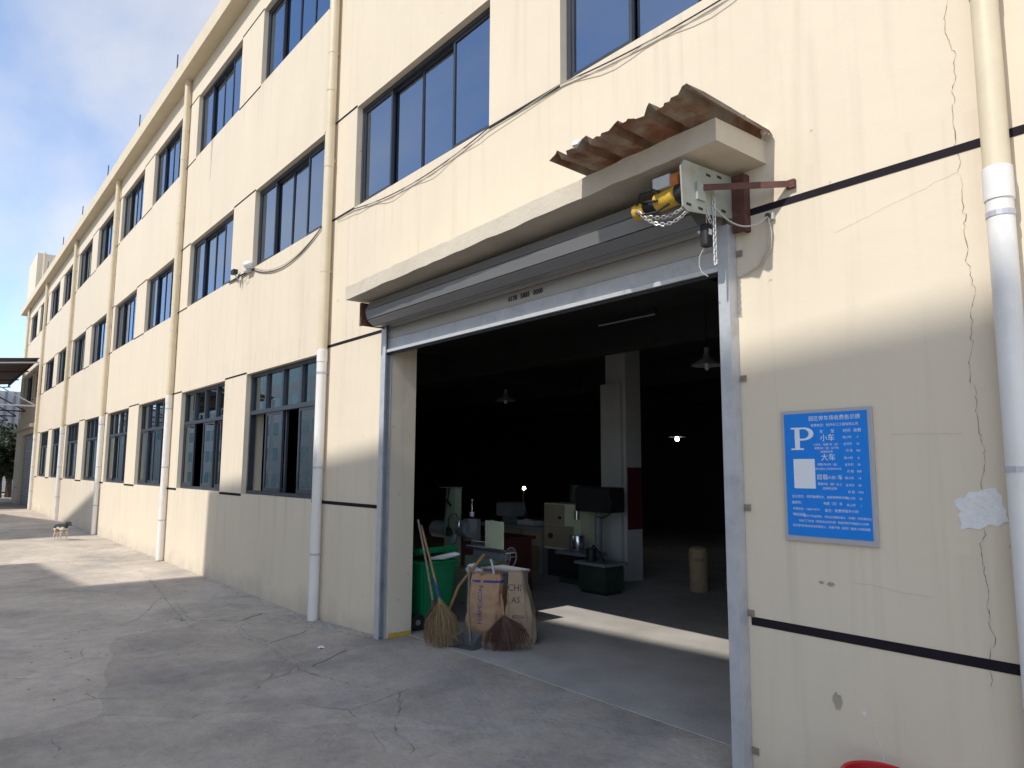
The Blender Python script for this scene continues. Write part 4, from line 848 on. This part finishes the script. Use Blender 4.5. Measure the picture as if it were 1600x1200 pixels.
bm = bmesh.new(); r_ = random.Random(21); g_ = [[bm.verts.new((-7.28 + i * .035 * math.cos(rzs), 0.80 + i * .035 * math.sin(rzs) + r_.uniform(-.03, .03), FZ + .72 + j * .03 + r_.uniform(-.02, .02) + .04 * math.sin(i))) for i in range(7)] for j in range(5)]
for j in range(4):
    for i in range(6): bm.faces.new((g_[j][i], g_[j][i + 1], g_[j + 1][i + 1], g_[j + 1][i]))
obj('crumpled_film', bm, FOIL, s1, smooth=True)
obj('inner_liner', TB([(-6.93, 0.96, FZ + .72), (-6.96, 0.95, FZ + .86), (-6.985, 0.94, FZ + .93)], 0.014, 6), GREYBOX, s1)
rz2 = math.radians(40); FACE = Vector((-math.sin(rz2), math.cos(rz2), 0))
s2, b2_ = sack('paper_sack', 'pale paper sack with dark capital letters slumped beside the brown sack', -6.62, 1.13, 0.40, 0.28, 0.80, (-0.09, 0.05), KRAFT2, rz2, 8, tap=0.50)
for tw_ in (('CHI', -0.125, 0.60, 0.10, 'LEFT'), ('AS', -0.07, 0.47, 0.09, 'LEFT'), ('KITISA', -0.06, 0.30, 0.05, 'LEFT'), ('THE', 0.0, 0.23, 0.035, 'LEFT'), ('DEZ KPLE', -0.06, 0.17, 0.035, 'LEFT')):
    bm = flat_print([tw_], -6.64, 1.10, rz2, FZ); obj('printed_word', project_front(b2_, bm), INK, s2, recalc=False)
broom('reddish hand broom with fanned dark bristles in front of the pale sack', (-6.68, 0.86, 0.66), (-6.55, 0.80, 0.44), (-6.42, 0.76, FZ), 0.03, 0.27, STRAWD, WOOD, n=460)
# grey cabinet behind the sacks
gb = empty('grey_tool_box', (-7.75, 1.55, FZ), 'grey steel box standing behind the two sacks', 'box')
obj('body', BX(-8.05, -7.35, 1.35, 1.85, FZ, 0.76, bevel=0.01), GREYM, gb); obj('lid', BX(-8.07, -7.33, 1.33, 1.87, 0.765, 0.80, bevel=0.01), GREYM, gb)

# surface grinder ---------------------------------------------------
gm = empty('grinding_machine', (-9.0, 2.2, FZ), 'pale green grinding machine with tall column and hand wheel', 'machine')
obj('base', BX(-9.45, -8.30, 2.0, 2.3, FZ, 0.60, bevel=0.02), MGREEN, gm)
bm = bmesh.new(); prism(bm, [(-9.58, 0.605), (-9.30, 0.605), (-9.30, 1.80), (-9.44, 1.80), (-9.58, 1.25)], lambda a, b, d: (a, d, b), 2.02, 2.14); obj('column', bm, MGREEN, gm)
obj('saddle', BX(-9.0, -8.30, 2.0, 2.25, 0.605, 0.82, bevel=0.015), MGREEN, gm)
obj('table_slide', BX(-8.75, -8.05, 1.98, 2.12, 0.825, 0.93), GREYM, gm); obj('table', BX(-8.90, -7.95, 1.95, 2.14, 0.933, 0.985, bevel=0.01), CHROME, gm)
obj('work_vice', BX(-8.80, -8.45, 1.97, 2.10, 0.988, 1.06, bevel=0.01), CHROME, gm)
obj('splash_guard', BX(-8.35, -7.99, 1.93, 1.95, 0.988, 1.37, bevel=0.004), CREAMM, gm); obj('guard_side', BX(-8.40, -8.352, 1.93, 2.05, 0.988, 1.37), CREAMM, gm)
hw = bmesh.new(); tube(hw, [Vector((-7.97 , 2.06 + .10 * math.cos(t), 0.88 + .13 * math.sin(t))) for t in [2 * math.pi * k / 20 for k in range(21)]], 0.011, 8, cap=False)
for t in (0, 2.09, 4.19): tube(hw, [(-7.97, 2.06, .88), (-7.97, 2.06 + .10 * math.cos(t), .88 + .13 * math.sin(t))], 0.008, 6)
obj('hand_wheel', hw, GREYM, gm, smooth=True)
obj('spindle_motor', TB([(-9.24, 2.10, 1.20), (-9.0, 2.10, 1.20)], 0.13, 18), GREYM, gm, smooth=True); obj('spindle_block', BX(-9.27, -9.02, 2.16, 2.32, 1.0, 1.34, bevel=0.02), GREYM, gm); obj('terminal_box', BX(-8.99, -8.90, 2.02, 2.16, 1.15, 1.36, bevel=0.01), GREYM, gm)
obj('drive_motor', TB([(-10.25, 2.3, 1.12), (-9.85, 2.3, 1.12)], 0.14, 16), GREYM, gm, smooth=True); obj('motor_plate', BX(-9.848, -9.838, 2.22, 2.36, 1.05, 1.2), COLW, gm)
obj('goose_lamp', TB([(-9.40, 1.98, 1.20), (-9.36, 1.94, 1.32), (-9.25, 1.92, 1.41), (-9.10, 1.90, 1.42), (-8.99, 1.89, 1.33), (-8.99, 1.88, 1.22), (-9.05, 1.87, 1.13)], 0.014, 8), CHROME, gm, smooth=True)
obj('goose_lamp_head', TB([(-9.05, 1.87, 1.13), (-9.07, 1.86, 1.08), (-9.10, 1.85, 1.02)], [0.025, 0.05, 0.055], 12), GREYM, gm, smooth=True)
obj('lamp_mount', TB([(-9.42, 2.01, 1.12), (-9.38, 1.95, 1.20)], [0.07, 0.03], 10), BLACK, gm, smooth=True)
obj('tap_lever', TB([(-9.50, 2.0, 1.62), (-9.40, 1.97, 1.58), (-9.34, 1.96, 1.54)], 0.022, 6), BLACK, gm)
obj('top_tray', BX(-9.75, -9.35, 2.02, 2.2, 1.803, 1.82), GREYM, gm); obj('drive_belt', TB([(-9.78, 2.2, 1.80), (-9.90, 2.25, 1.2)], 0.018, 6), GREYM, gm)
bt = empty('plastic_bottle', (-9.15, 2.24, 1.362), 'clear plastic bottle standing on the grinder head', 'bottle')
obj('bottle_body', lathe(bmesh.new(), [(0.03, 0), (0.034, 0.01), (0.034, 0.19), (0.015, 0.24), (0.015, 0.255)], -9.15, 2.24, 14, 1.362), glass_mat('bottle_plastic', (0.8, 0.8, 0.8), 0.15, (0.7, 0.7, 0.7)), bt, smooth=True)
obj('cap', lathe(bmesh.new(), [(0.017, 0), (0.017, 0.02)], -9.15, 2.24, 10, 1.618), WHITE, bt); obj('bottle_label', lathe(bmesh.new(), [(0.0345, 0), (0.0345, 0.07)], -9.15, 2.24, 14, 1.375), WHITE, bt)
# dark red bench, far cabinets, drill press, banner, barrels
rbn = empty('red_bench', (-9.9, 3.2, FZ), 'dark red steel bench behind the grinder', 'bench')
obj('top', BX(-10.6, -9.2, 2.95, 3.6, 0.95, 1.0), DRED, rbn); obj('cabinet', BX(-10.5, -9.25, 3.0, 3.55, FZ, 0.948), DRED, rbn)
wb = empty('work_bench', (-11.4, 5.3, FZ), 'long dark work bench with drawers by the beige cabinet', 'bench')
obj('top', BX(-12.6, -10.62, 5.0, 5.7, 0.9, 0.98), GREYM, wb)
for k in range(3): obj('drawer', BX(-12.5 + k * .63, -11.92 + k * .63, 5.02, 5.6, 0.62, 0.895), BEIGE, wb)
for x in (-12.5, -10.75): obj('leg', BX(x, x + .08, 5.05, 5.6, FZ, 0.615), GREYM, wb)
vm = empty('bench_machine', (-12.0, 5.3, 0.985), 'grey machine head on the work bench under the small warm lamp', 'machine')
obj('head', BX(-12.2, -11.7, 5.1, 5.5, 1.12, 1.42, bevel=0.03), GREYM, vm); obj('stand', BX(-12.1, -11.85, 5.2, 5.4, 0.983, 1.118), GREYM, vm); obj('vice', BX(-11.5, -11.0, 5.1, 5.4, 0.983, 1.08, bevel=0.01), STEEL, vm)
cb = empty('beige_cabinet', (-10.0, 5.2, FZ), 'beige steel cabinet with two doors beside the drill press', 'cabinet')
obj('upper_door', BX(-10.55, -10.0, 5.0, 5.02, 1.06, 1.44), BEIGE, cb); obj('lower_door', BX(-10.55, -9.75, 5.0, 5.02, 0.64, 1.05), BEIGE, cb); obj('body', BX(-10.57, -9.55, 5.022, 5.5, 0.6, 1.46), CREAMM, cb); obj('plinth', BX(-10.5, -9.6, 5.05, 5.45, FZ, 0.598), BLACK, cb)
obj('knob', TB([(-10.1, 4.97, 1.2), (-10.1, 5.0, 1.2)], 0.03, 10), BLACK, cb); obj('knob', TB([(-10.35, 4.96, .85), (-10.35, 5.0, .85)], 0.05, 10), DRED, cb)
dpz = empty('drill_press', (-9.25, 4.9, FZ), 'dark pillar drill press standing before the grey column', 'drill press')
obj('base', BX(-9.7, -8.8, 4.6, 5.2, FZ, 0.2), DGREEN, dpz); obj('pillar', TB([(-9.1, 5.0, 0.2), (-9.1, 5.0, 1.35)], 0.06, 14), GREYM, dpz, smooth=True)
obj('table', BX(-9.75, -8.95, 4.55, 5.05, 0.60, 0.655), GREYM, dpz); obj('head', BX(-9.45, -8.6, 4.75, 5.15, 1.36, 1.80, bevel=0.04), BLACK, dpz); obj('motor', TB([(-9.6, 4.95, 1.5), (-9.6, 4.95, 1.82)], 0.12, 16), DGREEN, dpz, smooth=True); obj('quill', TB([(-9.5, 4.85, 1.36), (-9.5, 4.85, 1.20)], 0.05, 12), CHROME, dpz, smooth=True)
obj('cable_loop', TB([(-8.85, 4.73, 1.82), (-8.6, 4.7, 1.75), (-8.5, 4.7, 1.55), (-8.55, 4.7, 1.35), (-8.75, 4.72, 1.27), (-8.9, 4.75, 1.3)], 0.013, 6), BLACK, dpz, smooth=True)
sc_ = obj('steel_drum_part', lathe(bmesh.new(), [(0.14, 0), (0.145, 0.01), (0.145, 0.27), (0.14, 0.28)], -9.42, 4.8, 24, 0.658), CHROME, smooth=True); tag(sc_, 'shiny steel cylinder on the drill press table', 'cylinder')
gs = empty('green_stand', (-8.35, 4.35, FZ), 'dark green metal stand with clutter on top beside the drill press', 'stand')
obj('cabinet', BX(-8.75, -8.15, 4.15, 4.6, FZ + 0.05, 0.55, bevel=0.01), DGREEN, gs); obj('top_tray', BX(-8.8, -8.1, 4.1, 4.65, 0.555, 0.60), GREYM, gs); obj('foot', BX(-8.72, -8.18, 4.18, 4.57, FZ, FZ + 0.048), BLACK, gs)
obj('pump', TB([(-8.6, 4.3, 0.602), (-8.6, 4.3, 0.80)], 0.09, 12), BLACK, gs, smooth=True); obj('hose', TB([(-8.6, 4.3, 0.80), (-8.5, 4.25, 0.86), (-8.35, 4.25, 0.75), (-8.3, 4.3, 0.605)], 0.018, 6), BLACK, gs, smooth=True)
bnr = obj('red_banner', BX(-8.957, -8.945, 5.62, 6.0, 1.02, 2.15), REDD); tag(bnr, 'red cloth notice hanging on the side of the grey column', 'banner')
kd = empty('kraft_drum', (-7.52, 5.75, FZ), 'brown paper drum standing alone on the dark floor', 'drum')
obj('body', lathe(bmesh.new(), [(0.14, 0), (0.16, 0.03), (0.15, 0.35), (0.165, 0.6), (0.15, 0.7), (0.10, 0.74)], -7.52, 5.75, 20, FZ), KRAFT2, kd, smooth=True)
FACE = Vector((-0.66, 0.75, 0)); 
bm = flat_print([('CHI', -0.07, 0.50, 0.09, 'LEFT')], -7.52, 5.75, math.radians(41), FZ); obj('printed_word', project_front(kd.children[0], bm), INK, kd, recalc=False)
for k, (x, y, hh) in enumerate(((-7.0, 6.1, 0.45), (-6.7, 6.3, 0.35))):
    e_, _b = sack('dark_bag', ('knotted dark bag on the floor right of the paper drum', 'low dark bag slumped against the knotted bag')[k], x, y, 0.42, 0.34, hh, (0, 0), GREYM, 0.5, 30 + k, 'bag')
# lamps inside
def pendant(x, y, z, label):
    e = empty('pendant_lamp', (x, y, z), label, 'lamp', None)
    bm = bmesh.new(); n = 22
    pr = [(0.04, 0.16), (0.06, 0.10), (0.20, 0.012), (0.205, 0.0), (0.19, 0.006), (0.05, 0.085)]
    rings = [[bm.verts.new((x + r * math.cos(2 * math.pi * k / n), y + r * math.sin(2 * math.pi * k / n), z + q)) for k in range(n)] for r, q in pr]
    for a, b in zip(rings, rings[1:]):
        for k in range(n): bm.faces.new((a[k], a[(k + 1) % n], b[(k + 1) % n], b[k]))
    obj('shade', bm, GREYM, e, smooth=True); obj('socket', TB([(x, y, z + .15), (x, y, z + .24)], 0.035, 10), GREYM, e); obj('bulb', TB([(x, y, z + .06), (x, y, z - .04), (x, y, z - .06)], [0.03, 0.03, 0.015], 10), GREYBOX, e, smooth=True); obj('flex', TB([(x, y, z + .24), (x, y, 4.54)], 0.006, 5), BLACK, e)
pendant(-5.65, 3.5, 3.48, 'unlit pendant lamp with wide shade near the shutter rail')
pendant(-11.15, 4.5, 3.46, 'unlit pendant lamp hanging above the grinding machine')
fx = empty('tube_light', (-7.4, 3.95, 4.4), 'unlit fluorescent tube fitting under the dark ceiling', 'lamp'); obj('batten', BX(-8.05, -6.85, 3.92, 3.96, 4.47, 4.545), INSIDE, fx); obj('tube', TB([(-8.03, 3.94, 4.44), (-6.87, 3.94, 4.44)], 0.014, 8), GREYBOX, fx)
for nm, lab, p, m_, r in (('work_lamp', 'tiny lit warm work lamp glowing deep in the workshop', (-14.7, 8.0, 1.61), BULB_Y, 0.045), ('ceiling_lamp', 'tiny lit cold lamp glowing deep in the workshop', (-11.2, 10.0, 2.87), BULB_W, 0.05)):
    e = empty(nm, p, lab, 'lamp'); bm = bmesh.new(); bmesh.ops.create_uvsphere(bm, u_segments=10, v_segments=8, radius=r)
    for v in bm.verts: v.co += Vector(p)
    obj('bulb', bm, m_, e, smooth=True)
    if m_ is BULB_Y: obj('arm', TB([p, (p[0] - .1, p[1] + .05, p[2] - .3), (p[0], p[1] + .1, p[2] - .7), (p[0], p[1] + .1, FZ)], 0.012, 6), GREYM, e)
    else: obj('shade', TB([(p[0], p[1], p[2] + .05), (p[0], p[1], p[2] + .12)], [.22, .05], 14), GREYM, e); obj('flex', TB([(p[0], p[1], p[2] + .12), (p[0], p[1], 4.54)], 0.006, 5), BLACK, e)

# ------------------------------------------------------------------ bucket at the wall foot
BKX, BKY = -1.90, -0.36
bk = empty('red_bucket', (BKX, BKY, 0.09), 'red plastic bucket at the foot of the wall', 'bucket')
bm = bmesh.new(); n = 32; pr = [(0.13, 0.085), (0.165, 0.455), (0.180, 0.465), (0.183, 0.487), (0.176, 0.495), (0.162, 0.487), (0.126, 0.10)]
rings = [[bm.verts.new((BKX + r * math.cos(2 * math.pi * k / n), BKY + r * math.sin(2 * math.pi * k / n), q)) for k in range(n)] for r, q in pr]
for a, b in zip(rings, rings[1:]):
    for k in range(n): bm.faces.new((a[k], a[(k + 1) % n], b[(k + 1) % n], b[k]))
bm.faces.new(rings[-1]); bm.faces.new(rings[0][::-1]); obj('shell', bm, RED, bk, smooth=True)
obj('handle', TB([Vector((BKX + 0.18 * math.cos(t), BKY + 0.18 * math.sin(t), 0.43 - 0.19 * abs(math.sin(t)) )) for t in [math.pi + math.pi * k / 14 for k in range(15)]], 0.005, 6), CHAIN, bk)

# ------------------------------------------------------------------ dog
def dog(x, y, yaw):
    e = empty('dog', (x, y, 0), 'black and white dog standing in the sun by the far wall', 'dog')
    J = {'pel': (-.22, 0, .43, .10, .095), 'mid': (-.02, 0, .42, .10, .105), 'chest': (.17, 0, .41, .115, .14), 'neck': (.27, 0, .475, .062, .07), 'nk2': (.335, 0, .515, .055, .058), 'head': (.40, 0, .535, .062, .058), 'muz': (.485, 0, .51, .036, .033), 'nose': (.545, 0, .50, .024, .022),
         'tb': (-.33, 0, .45, .025, .025), 't1': (-.41, .02, .42, .024, .024), 't2': (-.44, .03, .34, .026, .026), 't3': (-.41, .03, .29, .016, .016)}
    E_ = [('pel', 'mid'), ('mid', 'chest'), ('chest', 'neck'), ('neck', 'nk2'), ('nk2', 'head'), ('head', 'muz'), ('muz', 'nose'), ('pel', 'tb'), ('tb', 't1'), ('t1', 't2'), ('t2', 't3')]
    for s in (-1, 1):
        o = .03 * s
        J.update({f'sh{s}': (.18, .06 * s, .34, .05, .05), f'el{s}': (.15 + o, .065 * s, .235, .034, .034), f'wr{s}': (.165 + o * 1.5, .065 * s, .12, .023, .023), f'pw{s}': (.165 + o * 1.6, .065 * s, .03, .023, .022), f'pt{s}': (.20 + o * 1.6, .065 * s, .020, .022, .016),
                  f'hp{s}': (-.22, .06 * s, .36, .06, .065), f'kn{s}': (-.17 - o, .07 * s, .26, .042, .045), f'hk{s}': (-.27 - o, .07 * s, .15, .022, .024), f'hf{s}': (-.25 - o, .07 * s, .035, .022, .022), f'ht{s}': (-.21 - o, .07 * s, .02, .022, .016), f'ea{s}': (.375, .055 * s, .575, .024, .016), f'eb{s}': (.36, .095 * s, .565, .016, .009)})
        E_ += [('chest', f'sh{s}'), (f'sh{s}', f'el{s}'), (f'el{s}', f'wr{s}'), (f'wr{s}', f'pw{s}'), (f'pw{s}', f'pt{s}'), ('pel', f'hp{s}'), (f'hp{s}', f'kn{s}'), (f'kn{s}', f'hk{s}'), (f'hk{s}', f'hf{s}'), (f'hf{s}', f'ht{s}'), ('head', f'ea{s}'), (f'ea{s}', f'eb{s}')]
    K = list(J); me = bpy.data.meshes.new('dog_cage'); me.from_pydata([J[k][:3] for k in K], [(K.index(a), K.index(b)) for a, b in E_], [])
    o = bpy.data.objects.new('dog_cage', me); COL.objects.link(o); sk = o.modifiers.new('s', 'SKIN'); sk.use_smooth_shade = True; ss = o.modifiers.new('u', 'SUBSURF'); ss.levels = 2
    for i, k in enumerate(K): me.skin_vertices[0].data[i].radius = J[k][3:5]; me.skin_vertices[0].data[i].use_root = (k == 'pel')
    bpy.context.view_layer.update(); res = bpy.data.meshes.new_from_object(o.evaluated_get(bpy.context.evaluated_depsgraph_get()))
    bpy.data.objects.remove(o); bpy.data.meshes.remove(me); res.name = 'body'
    m = bpy.data.materials.new('dog_coat'); m.use_nodes = True; t = m.node_tree; n = t.nodes; l = t.links; b = n['Principled BSDF']; b.inputs['Roughness'].default_value = 0.8
    tc_ = n.new('ShaderNodeTexCoord'); sp_ = n.new('ShaderNodeSeparateXYZ'); l.new(tc_.outputs['Object'], sp_.inputs[0])
    nn = n.new('ShaderNodeTexNoise'); nn.inputs['Scale'].default_value = 7; l.new(tc_.outputs['Object'], nn.inputs[0])
    a = n.new('ShaderNodeMath'); a.operation = 'MULTIPLY_ADD'; a.inputs[1].default_value = 0.22; l.new(nn.outputs[0], a.inputs[0]); l.new(sp_.outputs[2], a.inputs[2])
    r = n.new('ShaderNodeValToRGB'); r.color_ramp.interpolation = 'LINEAR'; els = r.color_ramp.elements; els[0].position = 0.0; els[0].color = (.62, .58, .52, 1); els[1].position = 1; els[1].color = (.012, .012, .014, 1)
    for p_, c_ in ((.22, (.52, .45, .37, 1)), (.36, (.62, .56, .48, 1)), (.42, (.33, .20, .10, 1)), (.45, (.62, .56, .48, 1)), (.50, (.58, .53, .46, 1)), (.525, (.025, .025, .028, 1))): q = els.new(p_); q.color = c_
    xm = n.new('ShaderNodeMath'); xm.operation = 'LESS_THAN'; xm.inputs[1].default_value = -0.36; l.new(sp_.outputs[0], xm.inputs[0]); mm = n.new('ShaderNodeMixRGB'); mm.inputs[2].default_value = (.65, .62, .57, 1); l.new(xm.outputs[0], mm.inputs[0])
    l.new(a.outputs[0], r.inputs[0]); l.new(r.outputs[0], mm.inputs[1]); l.new(mm.outputs[0], b.inputs['Base Color'])
    bo = link('body', res, m, e, (x, y, 0)); 
    for p_ in res.polygons: p_.use_smooth = True
    e.rotation_euler = (0, 0, yaw); e.scale = (0.92, 0.92, 0.92)
dog(-24.65, -1.15, math.radians(22))

# ------------------------------------------------------------------ grit, rubble and litter on the ground
bm = bmesh.new(); rg = random.Random(5)
def stone(bm, x, y, s):
    z = gz(x, y); vs_ = [bm.verts.new((x + s * a * rg.uniform(.6, 1.2), y + s * b * rg.uniform(.6, 1.2), z - 0.001 + s * c * rg.uniform(.5, 1))) for a, b, c in ((-1, -1, 0), (1, -1, 0), (1, 1, 0), (-1, 1, 0), (-.5, -.5, .9), (.6, -.4, .8), (.4, .6, .9), (-.5, .5, .7))]
    for f in ((4, 5, 6, 7), (0, 1, 5, 4), (1, 2, 6, 5), (2, 3, 7, 6), (3, 0, 4, 7)): bm.faces.new([vs_[i] for i in f])
for _ in range(1500):
    x = rg.uniform(-24, -3.2) if rg.random() < .7 else rg.uniform(-11, -8.3); y = -abs(rg.gauss(0, .10)) - .004 if rg.random() < .55 else rg.uniform(-6, -.1)
    if -7.7 < x < -3.1 and y > -.5: continue
    stone(bm, x, y, rg.choice((.004, .006, .006, .009, .014)) if y > -.6 else rg.choice((.003, .004, .006, .010, .016)))
for _ in range(160): stone(bm, rg.gauss(-9.35, .35), -abs(rg.gauss(.05, .12)) - .01, rg.choice((.006, .010, .016, .02)))
tag(obj('grit', bm, STONE), 'loose grit and crumbs along the wall foot', kind='stuff')
bm = bmesh.new(); g_ = [[bm.verts.new((-7.98 + i * .03 + rg.uniform(-.006, .006), -.80 + j * .025, gz(-7.98, -.8) + .006 + rg.uniform(0, .018))) for i in range(4)] for j in range(4)]
for j in range(3):
    for i in range(3): bm.faces.new((g_[j][i], g_[j][i + 1], g_[j + 1][i + 1], g_[j + 1][i]))
tag(obj('paper_scrap', bm, WHITE), 'crumpled scrap of white paper on the concrete near the doorway', 'litter')
